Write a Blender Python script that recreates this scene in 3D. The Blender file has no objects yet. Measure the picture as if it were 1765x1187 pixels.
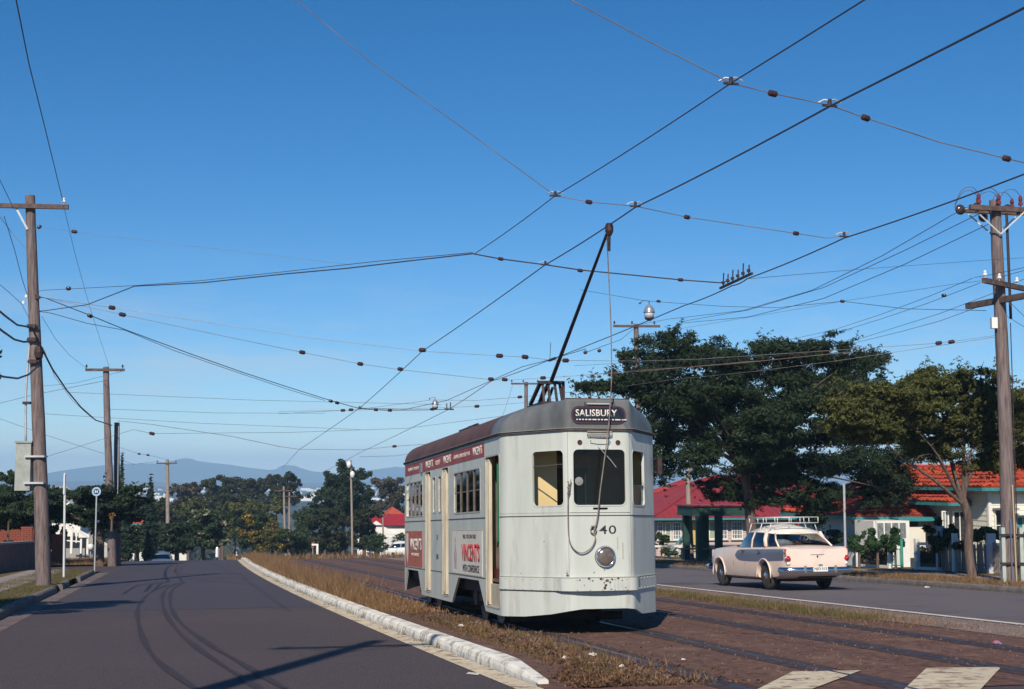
import bpy, bmesh, math, random
import numpy as np
from mathutils import Vector, Matrix
from mathutils.geometry import tessellate_polygon
from mathutils import noise as mnoise

R = math.radians
sc = bpy.context.scene
C = sc.collection
# ------------------------------------------------------------ camera
EYE, FPX, CX, CY, HOR = 1.45, 2450.0, 882.5, 593.5, 822.0
TH = math.atan((HOR - CY) / FPX)
cam = bpy.data.cameras.new('camera')
cam.sensor_width = 36.0
cam.lens = FPX / 1765 * 36
cam.clip_start = 0.1
cam.clip_end = 30000
camo = bpy.data.objects.new('camera', cam)
camo.location = (0, 0, EYE)
camo.rotation_euler = (R(90) + TH, 0, 0)
C.objects.link(camo)
sc.camera = camo
# ------------------------------------------------------------ sky, sun, exposure
SUN_EL, SUN_AZ = R(38), math.atan2(-.17, -.985)       # direction towards the sun: behind the camera, a little left
w = bpy.data.worlds.new('World'); sc.world = w; w.use_nodes = True
nt = w.node_tree; nt.nodes.clear()
out = nt.nodes.new('ShaderNodeOutputWorld'); bg = nt.nodes.new('ShaderNodeBackground')
sky = nt.nodes.new('ShaderNodeTexSky'); sky.sky_type = 'NISHITA'; sky.sun_disc = False
sky.sun_elevation = SUN_EL; sky.sun_rotation = SUN_AZ
sky.altitude = 50; sky.air_density = 0.8; sky.dust_density = 0.0; sky.ozone_density = 5.0
bg.inputs['Strength'].default_value = 0.094
tc = nt.nodes.new('ShaderNodeTexCoord')
sep = nt.nodes.new('ShaderNodeSeparateXYZ'); nt.links.new(tc.outputs['Generated'], sep.inputs[0])
mp = nt.nodes.new('ShaderNodeMapping'); mp.inputs['Scale'].default_value = (3.2, 3.2, 17)
nt.links.new(tc.outputs['Generated'], mp.inputs[0])
nz = nt.nodes.new('ShaderNodeTexNoise'); nz.inputs['Scale'].default_value = 2.3; nz.inputs['Detail'].default_value = 8; nz.inputs['Roughness'].default_value = .6
nt.links.new(mp.outputs[0], nz.inputs[0])
cr = nt.nodes.new('ShaderNodeValToRGB'); cr.color_ramp.elements[0].position = .47; cr.color_ramp.elements[1].position = .72
nt.links.new(nz.outputs[0], cr.inputs[0])
el = nt.nodes.new('ShaderNodeValToRGB')                 # low clouds only, thin
e = el.color_ramp.elements; e[0].position = 0.0; e[0].color = (.15,)*3 + (1,); e[1].position = .16; e[1].color = (0, 0, 0, 1)
m_ = el.color_ramp.elements.new(.07); m_.color = (.5,)*3 + (1,)
nt.links.new(sep.outputs[2], el.inputs[0])
mul = nt.nodes.new('ShaderNodeMath'); mul.operation = 'MULTIPLY'
nt.links.new(cr.outputs[0], mul.inputs[0]); nt.links.new(el.outputs[0], mul.inputs[1])
mx = nt.nodes.new('ShaderNodeMix'); mx.data_type = 'RGBA'
nt.links.new(mul.outputs[0], mx.inputs[0])
hs = nt.nodes.new('ShaderNodeHueSaturation'); hs.inputs['Saturation'].default_value = 1.28; hs.inputs['Hue'].default_value = .499
nt.links.new(sky.outputs[0], hs.inputs['Color'])
nt.links.new(hs.outputs[0], mx.inputs[6]); mx.inputs[7].default_value = (5.6, 6.3, 6.9, 1)
nt.links.new(mx.outputs[2], bg.inputs['Color']); nt.links.new(bg.outputs[0], out.inputs['Surface'])
sl = bpy.data.lights.new('sun', 'SUN'); sl.energy = 5.0; sl.angle = R(.55); sl.color = (1.0, .89, .75)
so = bpy.data.objects.new('sun', sl); C.objects.link(so)
sd = Vector((math.sin(SUN_AZ) * math.cos(SUN_EL), math.cos(SUN_AZ) * math.cos(SUN_EL), math.sin(SUN_EL)))
so.rotation_euler = sd.to_track_quat('Z', 'Y').to_euler()
so.location = (0, -30, 60)
sc.view_settings.view_transform = 'Standard'; sc.view_settings.look = 'None'
sc.view_settings.exposure = 0.14; sc.view_settings.gamma = 1.0; sc.view_settings.use_curve_mapping = False
sc.render.engine = 'CYCLES'
sc.cycles.max_bounces = 6; sc.cycles.transparent_max_bounces = 16; sc.cycles.volume_bounces = 0
rnd = random.Random(7)
# ------------------------------------------------------------ street frame: q across (right), p along the tram line
CA, SA = math.cos(.2267), math.sin(.2267)
def XY(q, p): return (CA*q - SA*p, SA*q + CA*p)
def QP(x, y): return (CA*x + SA*y, -SA*x + CA*y)
def sstep(a, b, t):
    t = min(1, max(0, (t-a)/(b-a))); return t*t*(3-2*t)
def zp(p, q=0):
    """street level along the line: even fall, a crest, then steeper"""
    p0 = 76 + (12*sstep(20, 30, q))
    z = -.038*min(p, p0)
    if p > p0:
        t = min(p, p0+26) - p0; z -= .038*t + .5*(.085/26)*t*t
        if p > p0+26:
            t = min(p, p0+95) - p0 - 26; z -= .123*t
            if p > p0+95:
                t = min(p, 520) - p0 - 95; z -= .05*max(0, t)
                if p > 520: z -= 2*sstep(520, 1500, p)
    return z
def Hz(x, y):
    q, p = QP(x, y)
    z = zp(p, q)
    if q > 22.6: z -= min(1.2, (q-22.6)*.11)
    if p > 900: z = max(z, -38)
    return z
def ray(u, v):
    rx, a, f = (u-CX), (CY-v), FPX
    return Vector((rx, f*math.cos(TH) - a*math.sin(TH), f*math.sin(TH) + a*math.cos(TH)))
def W(u, v, Y):
    r = ray(u, v); t = Y / r.y
    return Vector((r.x*t, Y, EYE + r.z*t))
def G(u, v, up=0.0):
    lo = hi = 3.0                                    # first crossing only: past the crest the ray clears the ground again
    while hi < 160:
        P = W(u, v, hi)
        if P.z <= Hz(P.x, P.y) + up: break
        lo = hi; hi += .5
    for _ in range(40):
        m = (lo+hi)/2; P = W(u, v, m)
        if P.z > Hz(P.x, P.y) + up: lo = m
        else: hi = m
    return W(u, v, lo)
def SP(u, v, p):
    r = ray(u, v); t = p / (-SA*r.x + CA*r.y)
    return Vector((r.x*t, r.y*t, EYE + r.z*t))
def PU(q, u):
    """station p where the line at offset q is seen in column u"""
    k = (u-CX)/FPX
    return q*(CA - k*SA)/(SA + k*CA)
def gp(q, p, up=0.0):
    x, y = XY(q, p); return Vector((x, y, zp(p, q) + up))
# ------------------------------------------------------------ materials
MATS = {}
def mat(name, col, col2=None, scale=3.0, rough=.7, bump=0.0, bscale=40, stretch=(1, 1, 1), metal=0.0, spec=.4,
        detail=6, pos=(.35, .65), island=None, coat=0, col3=None, scale3=.4, pos3=(.5, .7)):
    if name in MATS: return MATS[name]
    m = bpy.data.materials.new(name); m.use_nodes = True; t = m.node_tree; n = t.nodes
    b = n['Principled BSDF']
    b.inputs['Roughness'].default_value = rough; b.inputs['Metallic'].default_value = metal
    b.inputs['Specular IOR Level'].default_value = spec
    if coat: b.inputs['Coat Weight'].default_value = coat; b.inputs['Coat Roughness'].default_value = .15
    tx = n.new('ShaderNodeTexCoord'); ma = n.new('ShaderNodeMapping'); ma.inputs['Scale'].default_value = stretch
    t.links.new(tx.outputs['Object'], ma.inputs[0])
    last = None
    if col2 is not None:
        z = n.new('ShaderNodeTexNoise'); z.inputs['Scale'].default_value = scale; z.inputs['Detail'].default_value = detail
        z.inputs['Roughness'].default_value = .62
        t.links.new(ma.outputs[0], z.inputs[0])
        r = n.new('ShaderNodeValToRGB'); r.color_ramp.elements[0].position = pos[0]; r.color_ramp.elements[1].position = pos[1]
        r.color_ramp.elements[0].color = (*col, 1); r.color_ramp.elements[1].color = (*col2, 1)
        t.links.new(z.outputs[0], r.inputs[0]); last = r.outputs[0]
    if col3 is not None:
        z3 = n.new('ShaderNodeTexNoise'); z3.inputs['Scale'].default_value = scale3; z3.inputs['Detail'].default_value = 7
        z3.inputs['Roughness'].default_value = .7
        t.links.new(ma.outputs[0], z3.inputs[0])
        r3 = n.new('ShaderNodeValToRGB'); r3.color_ramp.elements[0].position = pos3[0]; r3.color_ramp.elements[1].position = pos3[1]
        r3.color_ramp.elements[0].color = (0, 0, 0, 1); r3.color_ramp.elements[1].color = (1, 1, 1, 1)
        t.links.new(z3.outputs[0], r3.inputs[0])
        mi = n.new('ShaderNodeMix'); mi.data_type = 'RGBA'
        t.links.new(r3.outputs[0], mi.inputs[0]); t.links.new(last, mi.inputs[6]); mi.inputs[7].default_value = (*col3, 1)
        last = mi.outputs[2]
    if island is not None:
        g = n.new('ShaderNodeNewGeometry'); mi = n.new('ShaderNodeMix'); mi.data_type = 'RGBA'
        t.links.new(g.outputs['Random Per Island'], mi.inputs[0])
        if last: t.links.new(last, mi.inputs[6])
        else: mi.inputs[6].default_value = (*col, 1)
        mi.inputs[7].default_value = (*island, 1); last = mi.outputs[2]
    if last: t.links.new(last, b.inputs['Base Color'])
    else: b.inputs['Base Color'].default_value = (*col, 1)
    if bump:
        z = n.new('ShaderNodeTexNoise'); z.inputs['Scale'].default_value = bscale; z.inputs['Detail'].default_value = 5
        t.links.new(ma.outputs[0], z.inputs[0])
        bp = n.new('ShaderNodeBump'); bp.inputs['Strength'].default_value = min(1, bump); bp.inputs['Distance'].default_value = .02
        t.links.new(z.outputs[0], bp.inputs['Height']); t.links.new(bp.outputs[0], b.inputs['Normal'])
    MATS[name] = m
    return m
def leafmat(name, c1, c2, trans=.25):
    if name in MATS: return MATS[name]
    m = mat(name, c1, tuple(x*.7 for x in c1), scale=.9, rough=.65, island=c2, spec=.25)
    t = m.node_tree; n = t.nodes; b = n['Principled BSDF']; o = n['Material Output']
    tr = n.new('ShaderNodeBsdfTranslucent'); mi = n.new('ShaderNodeMixShader'); mi.inputs[0].default_value = trans
    src = b.inputs['Base Color'].links[0].from_socket
    t.links.new(src, tr.inputs[0]); t.links.new(b.outputs[0], mi.inputs[1]); t.links.new(tr.outputs[0], mi.inputs[2])
    t.links.new(mi.outputs[0], o.inputs[0])
    return m
def glassmat(name, tint, opac, rough=.03, ior=1.5, gcol=(.9, .93, .95)):
    m = bpy.data.materials.new(name); m.use_nodes = True; t = m.node_tree; n = t.nodes; n.clear()
    o = n.new('ShaderNodeOutputMaterial'); tr = n.new('ShaderNodeBsdfTransparent'); tr.inputs[0].default_value = (*tint, 1)
    gl = n.new('ShaderNodeBsdfGlossy'); gl.inputs['Roughness'].default_value = rough; gl.inputs[0].default_value = (*gcol, 1)
    fr = n.new('ShaderNodeFresnel'); fr.inputs[0].default_value = ior
    ad = n.new('ShaderNodeMath'); ad.operation = 'ADD'; ad.inputs[1].default_value = opac
    t.links.new(fr.outputs[0], ad.inputs[0])
    mi = n.new('ShaderNodeMixShader'); t.links.new(ad.outputs[0], mi.inputs[0]); t.links.new(tr.outputs[0], mi.inputs[1]); t.links.new(gl.outputs[0], mi.inputs[2])
    t.links.new(mi.outputs[0], o.inputs[0]); MATS[name] = m
    return m
# ------------------------------------------------------------ mesh helpers
class MB:
    def __init__(s): s.v = []; s.f = []
    def add(s, vs, fs, M=None):
        o = len(s.v)
        s.v += [tuple(M @ Vector(x)) if M is not None else tuple(x) for x in vs]
        s.f += [tuple(i+o for i in f) for f in fs]; return s
    def box(s, c, d, rz=0, M=None):
        hx, hy, hz = d[0]/2, d[1]/2, d[2]/2
        vs = [(x*hx, y*hy, z*hz) for z in (-1, 1) for y in (-1, 1) for x in (-1, 1)]
        T = Matrix.Translation(c) @ Matrix.Rotation(rz, 4, 'Z')
        if M is not None: T = M @ T
        return s.add(vs, [(0, 2, 3, 1), (4, 5, 7, 6), (0, 1, 5, 4), (2, 6, 7, 3), (0, 4, 6, 2), (1, 3, 7, 5)], T)
    def bar(s, a, b, wd, hg, up=(0, 0, 1)):
        a, b = Vector(a), Vector(b); d = b-a; L = d.length; d.normalize(); upv = Vector(up)
        if abs(d.dot(upv)) > .98: upv = Vector((0, 1, 0))
        x = d.cross(upv).normalized(); z = x.cross(d).normalized()
        M = Matrix((x, d, z)).transposed().to_4x4(); M.translation = (a+b)/2
        return s.box((0, 0, 0), (wd, L, hg), 0, M)
    def tube(s, pts, r, n=8, caps=True):
        pts = [Vector(p) for p in pts]; k = len(pts)
        rs = r if isinstance(r, (list, tuple)) else [r]*k
        o = len(s.v); prev = None
        for i, p in enumerate(pts):
            d = (pts[min(i+1, k-1)] - pts[max(i-1, 0)]).normalized()
            if prev is None:
                a = Vector((0, 0, 1)) if abs(d.z) < .9 else Vector((1, 0, 0)); x = d.cross(a).normalized()
            else: x = (prev - d*prev.dot(d)).normalized()
            prev = x; y = d.cross(x)
            for j in range(n):
                a = 2*math.pi*j/n; s.v.append(tuple(p + (x*math.cos(a) + y*math.sin(a))*rs[i]))
        for i in range(k-1):
            for j in range(n):
                s.f.append((o+i*n+j, o+i*n+(j+1) % n, o+(i+1)*n+(j+1) % n, o+(i+1)*n+j))
        if caps:
            s.f.append(tuple(o+j for j in range(n))[::-1]); s.f.append(tuple(o+(k-1)*n+j for j in range(n)))
        return s
    def lathe(s, prof, n=16, M=None):
        vs = []; fs = []
        for (r, z) in prof:
            for j in range(n):
                a = 2*math.pi*j/n; vs.append((r*math.cos(a), r*math.sin(a), z))
        for i in range(len(prof)-1):
            for j in range(n):
                fs.append((i*n+j, i*n+(j+1) % n, (i+1)*n+(j+1) % n, (i+1)*n+j))
        fs.append(tuple(range(n))[::-1]); fs.append(tuple((len(prof)-1)*n+j for j in range(n)))
        return s.add(vs, fs, M)
    def grid(s, rows):
        o = len(s.v); m = len(rows[0])
        for r in rows: s.v += [tuple(x) for x in r]
        for i in range(len(rows)-1):
            for j in range(m-1): s.f.append((o+i*m+j, o+i*m+j+1, o+(i+1)*m+j+1, o+(i+1)*m+j))
        return s
    def prism(s, poly, h0, h1, M=None):
        """poly in xy, from z=h0 to h1"""
        n = len(poly); vs = [(x, y, h0) for x, y in poly] + [(x, y, h1) for x, y in poly]
        fs = [tuple(range(n))[::-1], tuple(range(n, 2*n))] + [(i, (i+1) % n, n+(i+1) % n, n+i) for i in range(n)]
        return s.add(vs, fs, M)
    def build(s, name, m, parent=None, smooth=False, angle=None, **props):
        me = bpy.data.meshes.new(name); me.from_pydata(s.v, [], s.f)
        return link(name, me, m, parent, smooth, angle, **props)
def link(name, me, m, parent=None, smooth=False, angle=None, fix=True, **props):
    if fix:
        bm = bmesh.new(); bm.from_mesh(me); bmesh.ops.recalc_face_normals(bm, faces=bm.faces)
        bm.to_mesh(me); bm.free()
    if m is not None and not me.materials: me.materials.append(m)
    if smooth or angle:
        me.polygons.foreach_set('use_smooth', [True]*len(me.polygons))
        if angle: me.set_sharp_from_angle(angle=R(angle))
    o = bpy.data.objects.new(name, me); C.objects.link(o)
    if parent is not None: o.parent = parent
    for k, v in props.items(): o[k] = v
    return o
def thing(name, label, cat, loc=(0, 0, 0), rot=(0, 0, 0), group=None):
    o = bpy.data.objects.new(name, None); C.objects.link(o); o.empty_display_size = .3
    o.location = loc; o.rotation_euler = rot; o['label'] = label; o['category'] = cat
    if group: o['group'] = group
    return o
def tag(o, label, cat, group=None):
    o['label'] = label; o['category'] = cat
    if group: o['group'] = group
    return o
def copy_tree(o, parent=None):
    c = o.copy(); C.objects.link(c)
    if parent is not None: c.parent = parent
    for ch in list(o.children): copy_tree(ch, c)
    return c
def share(o, name, parent, loc, rot=(0, 0, 0), scale=None):
    """another piece with the same mesh"""
    c = bpy.data.objects.new(name, o.data); C.objects.link(c); c.parent = parent
    c.location = loc; c.rotation_euler = rot
    if scale: c.scale = scale
    return c
def text(s, h, width, m, name, parent, M, off=0.0, ext=.002, align='CENTER', spacing=1.0):
    cu = bpy.data.curves.new(name, 'FONT'); cu.body = s; cu.size = 1; cu.extrude = 0; cu.offset = off
    cu.align_x = 'LEFT'; cu.space_character = spacing; cu.resolution_u = 3
    ob = bpy.data.objects.new(name, cu); C.objects.link(ob)
    dg = bpy.context.evaluated_depsgraph_get(); dg.update()
    me = bpy.data.meshes.new_from_object(ob.evaluated_get(dg)); bpy.data.objects.remove(ob)
    xs = [v.co.x for v in me.vertices]; ys = [v.co.y for v in me.vertices]
    x0, x1, y0, y1 = min(xs), max(xs), min(ys), max(ys)
    for v in me.vertices:
        v.co = Vector(((v.co.x-(x0+x1)/2)/(x1-x0)*width, (v.co.y-(y0+y1)/2)/(y1-y0)*h, 0))
    bm = bmesh.new(); bm.from_mesh(me)
    r = bmesh.ops.extrude_face_region(bm, geom=bm.faces[:])
    for v in r['geom']:
        if isinstance(v, bmesh.types.BMVert): v.co.z += ext
    bm.to_mesh(me); bm.free(); me.transform(M); me.name = name
    me.materials.clear()
    return link(name, me, m, parent)
def basis(x, y, loc):
    x = Vector(x).normalized(); y = Vector(y).normalized(); z = x.cross(y)
    M = Matrix((x, y, z)).transposed().to_4x4(); M.translation = Vector(loc); return M
def rrect(x0, x1, y0, y1, r, n=4):
    pts = []
    for cx, cy, a0 in ((x1-r, y1-r, 0), (x0+r, y1-r, 90), (x0+r, y0+r, 180), (x1-r, y0+r, 270)):
        for k in range(n+1):
            a = R(a0 + 90*k/n); pts.append((cx+r*math.cos(a), cy+r*math.sin(a)))
    return pts
def circ(cx, cy, r, n=14): return [(cx+r*math.cos(2*math.pi*k/n), cy+r*math.sin(2*math.pi*k/n)) for k in range(n)]
def leaves_mesh(name, clumps, n, size, seed=1, aspect=.45, shell=.3, droop=.0):
    g = np.random.default_rng(seed)
    c = np.array([k[0] for k in clumps], float); r = np.array([k[1] for k in clumps], float)
    wgt = (r[:, 0]*r[:, 1] + r[:, 0]*r[:, 2]); wgt /= wgt.sum()
    idx = g.choice(len(c), n, p=wgt)
    d = g.normal(size=(n, 3)); d /= np.linalg.norm(d, axis=1)[:, None]
    rad = 1 - np.abs(g.normal(size=n))*shell; rad = np.clip(rad, .05, 1.12)
    P = c[idx] + d*r[idx]*rad[:, None]
    nn = d*.8 + g.normal(size=(n, 3))*.7; nn[:, 2] += .25; nn /= np.linalg.norm(nn, axis=1)[:, None]
    a = g.normal(size=(n, 3)); a[:, 2] -= droop; t = np.cross(nn, a); t /= np.linalg.norm(t, axis=1)[:, None]; b = np.cross(nn, t)
    L = size*(.6 + .8*g.random(n))[:, None]
    co = np.stack([P - t*L*.5, P + b*L*aspect*.5, P + t*L*.5, P - b*L*aspect*.5], 1).reshape(-1, 3)
    me = bpy.data.meshes.new(name)
    me.vertices.add(4*n); me.vertices.foreach_set('co', co.ravel().astype('f'))
    me.loops.add(4*n); me.loops.foreach_set('vertex_index', np.arange(4*n, dtype='i'))
    me.polygons.add(n); me.polygons.foreach_set('loop_start', np.arange(0, 4*n, 4, dtype='i'))
    me.update(calc_edges=True)
    return me
def subclumps(c, rr, k, f, g, lo=.45):
    res = []
    for _ in range(k):
        d = Vector((g.gauss(0, 1), g.gauss(0, 1), g.gauss(0, 1))).normalized(); t = lo + (1-lo)*g.random()**.6
        s = f*(.6 + .8*g.random())
        res.append(((c[0]+d.x*rr[0]*t, c[1]+d.y*rr[1]*t, c[2]+d.z*rr[2]*t), (rr[0]*s, rr[1]*s, rr[2]*s*.75)))
    return res
def grass_mesh(name, pts, h, wd, seed=3, lean=.45):
    g = np.random.default_rng(seed); P = np.array(pts, float); n = len(P)
    hh = (np.array(h) if not np.isscalar(h) else np.full(n, h))*(.5 + .9*g.random(n))
    a = g.random(n)*2*np.pi; t = np.stack([np.cos(a), np.sin(a), 0*a], 1)
    le = g.normal(size=(n, 3))*lean; le[:, 2] = 1
    top = P + le*hh[:, None]
    co = np.stack([P - t*wd/2, P + t*wd/2, top], 1).reshape(-1, 3)
    me = bpy.data.meshes.new(name); me.vertices.add(3*n); me.vertices.foreach_set('co', co.ravel().astype('f'))
    me.loops.add(3*n); me.loops.foreach_set('vertex_index', np.arange(3*n, dtype='i'))
    me.polygons.add(n); me.polygons.foreach_set('loop_start', np.arange(0, 3*n, 3, dtype='i'))
    me.update(calc_edges=True)
    return me

# palette
asphalt = mat('asphalt', (.028, .022, .026), (.120, .095, .102), scale=55, rough=.85, bump=.6, bscale=90, col3=(.100, .068, .076), scale3=.16, pos3=(.48, .8), spec=.25)
asphalt_r = mat('asphalt_pale', (.095, .085, .095), (.16, .142, .152), scale=60, rough=.85, bump=.3, bscale=110, col3=(.07, .064, .075), scale3=.3, spec=.3)
reddirt = mat('red_dirt', (.078, .044, .036), (.178, .104, .082), scale=9, rough=.95, bump=.6, bscale=60, col3=(.26, .165, .13), scale3=1.3, pos3=(.54, .8), spec=.15)
gravel = mat('gravel', (.17, .125, .105), (.30, .235, .20), scale=22, rough=.95, bump=.7, bscale=90, col3=(.13, .085, .07), scale3=.7, spec=.15)
verge_m = mat('verge_ground', (.105, .078, .04), (.17, .125, .065), scale=6, rough=.95, bump=.6, bscale=50, col3=(.075, .085, .03), scale3=.6, spec=.1)
land_m = mat('land', (.045, .055, .025), (.085, .075, .04), scale=.05, rough=.95, col3=(.03, .045, .025), scale3=.012, pos3=(.4, .6), spec=.1)
path_m = mat('footpath', (.22, .19, .175), (.32, .28, .26), scale=4, rough=.9, bump=.3, bscale=60, spec=.2)
kerbwhite = mat('kerb_paint', (.62, .60, .53), (.80, .78, .70), scale=3, rough=.8, bump=.2, bscale=30, col3=(.33, .32, .28), scale3=4.6, pos3=(.51, .60), spec=.2)
kerbgrey = mat('kerb_concrete', (.11, .095, .09), (.20, .175, .16), scale=5, rough=.9, bump=.4, bscale=40, spec=.2)
linepaint = mat('line_paint', (.70, .66, .58), (.52, .48, .42), scale=6, rough=.8, col3=(.25, .21, .19), scale3=4, pos3=(.58, .68), spec=.2)
creampaint = mat('cream_paint', (.62, .55, .40), (.48, .40, .29), scale=7, rough=.85, col3=(.22, .14, .11), scale3=5, pos3=(.52, .62), spec=.2)
steel = mat('rail_steel', (.12, .12, .16), (.06, .05, .06), scale=3, rough=.42, metal=.6)
groove = mat('groove_asphalt', (.042, .030, .032), (.075, .052, .05), scale=7, rough=.9, spec=.2)
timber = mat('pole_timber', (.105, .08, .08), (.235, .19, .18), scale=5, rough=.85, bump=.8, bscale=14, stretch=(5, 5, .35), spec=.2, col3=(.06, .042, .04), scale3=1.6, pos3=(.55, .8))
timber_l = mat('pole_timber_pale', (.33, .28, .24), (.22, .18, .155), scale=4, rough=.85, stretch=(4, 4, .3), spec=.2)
armwood = mat('crossarm_timber', (.075, .052, .05), (.15, .11, .10), scale=6, rough=.9, stretch=(1, 1, 1), spec=.2)
iron = mat('dark_iron', (.035, .025, .028), (.07, .045, .042), scale=12, rough=.6, metal=.4)
wire_m = mat('wire', (.045, .042, .055), (.08, .07, .085), scale=3, rough=.5, metal=.3)
wire_l = mat('span_wire', (.30, .28, .29), (.17, .15, .17), scale=3, rough=.5, metal=.4)
rope_m = mat('rope', (.30, .25, .22), (.16, .13, .12), scale=9, rough=.9)
insul = mat('insulator_brown', (.035, .016, .016), (.06, .028, .026), scale=4, rough=.3, spec=.5)
porc = mat('porcelain', (.75, .74, .70), rough=.25)
galv = mat('galvanised', (.42, .44, .46), (.55, .57, .58), scale=5, rough=.5, metal=.35)
# ============================================================ GROUND
def strip(name, qa, qb, p0, p1, dz, m, nq=1, step=2.0, kind='structure', parent=None, za=None, zb=None):
    """sheet between offsets qa(p) and qb(p); za/zb extra heights at the two edges"""
    n = max(1, int((p1-p0)/step)); rows = []
    fa = qa if callable(qa) else (lambda p: qa); fb = qb if callable(qb) else (lambda p: qb)
    for i in range(n+1):
        p = p0 + (p1-p0)*i/n; row = []
        for j in range(nq+1):
            t = j/nq; q = fa(p)*(1-t) + fb(p)*t
            ex = (za or 0)*(1-t) + (zb or 0)*t
            row.append(gp(q, p, dz + ex))
        rows.append(row)
    o = MB().grid(rows).build(name, m, parent)
    if kind: o['kind'] = kind
    return o
# terrain: one sheet to the horizon
def lin(a, b, n): return [a + (b-a)*i/n for i in range(n)]
qs = lin(-3000, -400, 8) + lin(-400, -60, 10) + lin(-60, -14, 8) + lin(-14, 24, 19) + lin(24, 60, 14) + lin(60, 400, 10) + lin(400, 3000, 8) + [3000]
ps = lin(-40, 70, 22) + lin(70, 130, 40) + lin(130, 400, 27) + lin(400, 1500, 22) + lin(1500, 7200, 30) + [7200]
rows = []
for p in ps:
    row = []
    for q in qs:
        x, y = XY(q, p); z = Hz(x, y)
        if -14 < q < 24 and p < 140: z -= .05
        if p > 200 or abs(q) > 60:
            a = min(1, max(0, (p-200)/300)) if p > 200 else 0
            z += a*1.2*mnoise.noise(Vector((x*.01, y*.01, 0)))
        row.append((x, y, z))
    rows.append(row)
MB().grid(rows).build('ground', land_m, None, smooth=True, kind='structure')

# kerb of the tramway reservation, traced on the ground
kz = [(1690, 745), (1560, 705), (1430, 650), (1200, 575), (940, 510), (700, 400), (560, 330), (400, 260), (270, 205), (150, 140), (60, 90), (30, 67)]
KP = []
for a, b in kz:
    P = G(400+a/3.152, 940+b/3.152); KP.append(QP(P.x, P.y))
KP = sorted(KP, key=lambda t: t[1])
# smooth the offsets: never let the pixel noise of far points through
def kq(p):
    pts = [(KP[0][1], KP[0][0])] + [(b, a) for a, b in KP[1:]]
    xs = [t[0] for t in pts]; ys = [t[1] for t in pts]
    return float(np.interp(p, xs, ys))
KS = [kq(p) for p in np.arange(13, 86, 1.0)]
fit = np.polyfit(np.arange(13, 86, 1.0), KS, 3)
def kerbq(p): return float(np.polyval(fit, max(12.5, min(p, 84))))
KP0 = KP[0][1]
print('kerb start', KP0, 'q', [round(kerbq(p), 2) for p in (14, 20, 30, 50, 80)])

strip('left_road', -3.0, lambda p: kerbq(max(p, KP0)) - .02, -6, 100, -.0, asphalt, nq=2)
strip('resurfaced_road', lambda p: -2.4, lambda p: kerbq(max(p, KP0)) - .35, 28.3, 98, .0035, mat('asphalt_blue', (.026, .024, .031), (.100, .088, .108), scale=55, rough=.8, bump=.5, bscale=90, col3=(.07, .06, .075), scale3=.2, spec=.25), nq=2)
strip('forecourt_road', lambda p: kerbq(KP0)-.02, 12.0, -6, KP0 - 1.5, -.008, asphalt, nq=3)     # the crossing in front of the reservation
strip('tram_reservation', 4.3, 11.95, KP0 - 1.5, 110, .0, reddirt, nq=4)
rows = []
for p in lin(KP0-1.5, 110, 90):
    k = sstep(KP0-.5, KP0+1.2, p); qa = kerbq(max(p, KP0)) + .16*k - .02*(1-k); rows.append([gp(qa*(1-t)+4.35*t, p, .004+(.095*k)*(1-t)**1.3) for t in (0, .2, .45, .7, 1)])
MB().grid(rows).build('median_strip', reddirt, None, smooth=True, kind='structure')
strip('gravel_shoulder', 10.7, 11.98, -6, 110, .006, gravel)
strip('right_road', 11.95, 17.6, -6, 100, .010, asphalt_r, nq=2)
strip('edge_line', 12.02, 12.17, 5, 88, .016, linepaint)
strip('right_verge', 17.75, 23.0, -6, 100, .13, verge_m, nq=3)
strip('right_footpath', 19.9, 21.1, -6, 100, .137, path_m)
strip('left_verge', -16, -3.15, -6, 56.5, .12, verge_m, nq=4)
strip('left_verge_far', -16, -3.15, 68, 100, .10, verge_m, nq=4)
strip('left_footpath', -5.5, -4.1, -6, 56.5, .127, path_m)
strip('side_street', -60, -2.98, 57.5, 68.5, .004, asphalt, nq=12, step=1)
strip('gutter_line', lambda p: kerbq(p)-.27, lambda p: kerbq(p)-.03, KP0-2.6, 84, .005, creampaint)
# fine stones and crumbs of the ballast
g = random.Random(5)
for nm, q0, q1, p0, p1, n, s0, s1, m in (('ballast_stones', 4.2, 11.9, 13.6, 46, 3000, .006, .022, reddirt), ('shoulder_stones', 10.8, 12.0, 12, 44, 1800, .006, .02, gravel),
                                      ('median_stones', 3.5, 4.8, 13.0, 40, 1300, .008, .03, gravel)):
    mb = MB()
    for _ in range(n):
        q = g.uniform(q0, q1); p = p0 + (p1-p0)*g.random()**1.5; s = g.uniform(s0, s1)
        c = gp(q, p, .012); a = g.random()*6
        vs = [(c.x+s*math.cos(a+k*2.09), c.y+s*math.sin(a+k*2.09), c.z-.01) for k in range(3)] + [(c.x, c.y, c.z+s*.7)]
        mb.add(vs, [(0, 1, 3), (1, 2, 3), (2, 0, 3)])
    mb.build(nm, m, None, kind='stuff')

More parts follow.
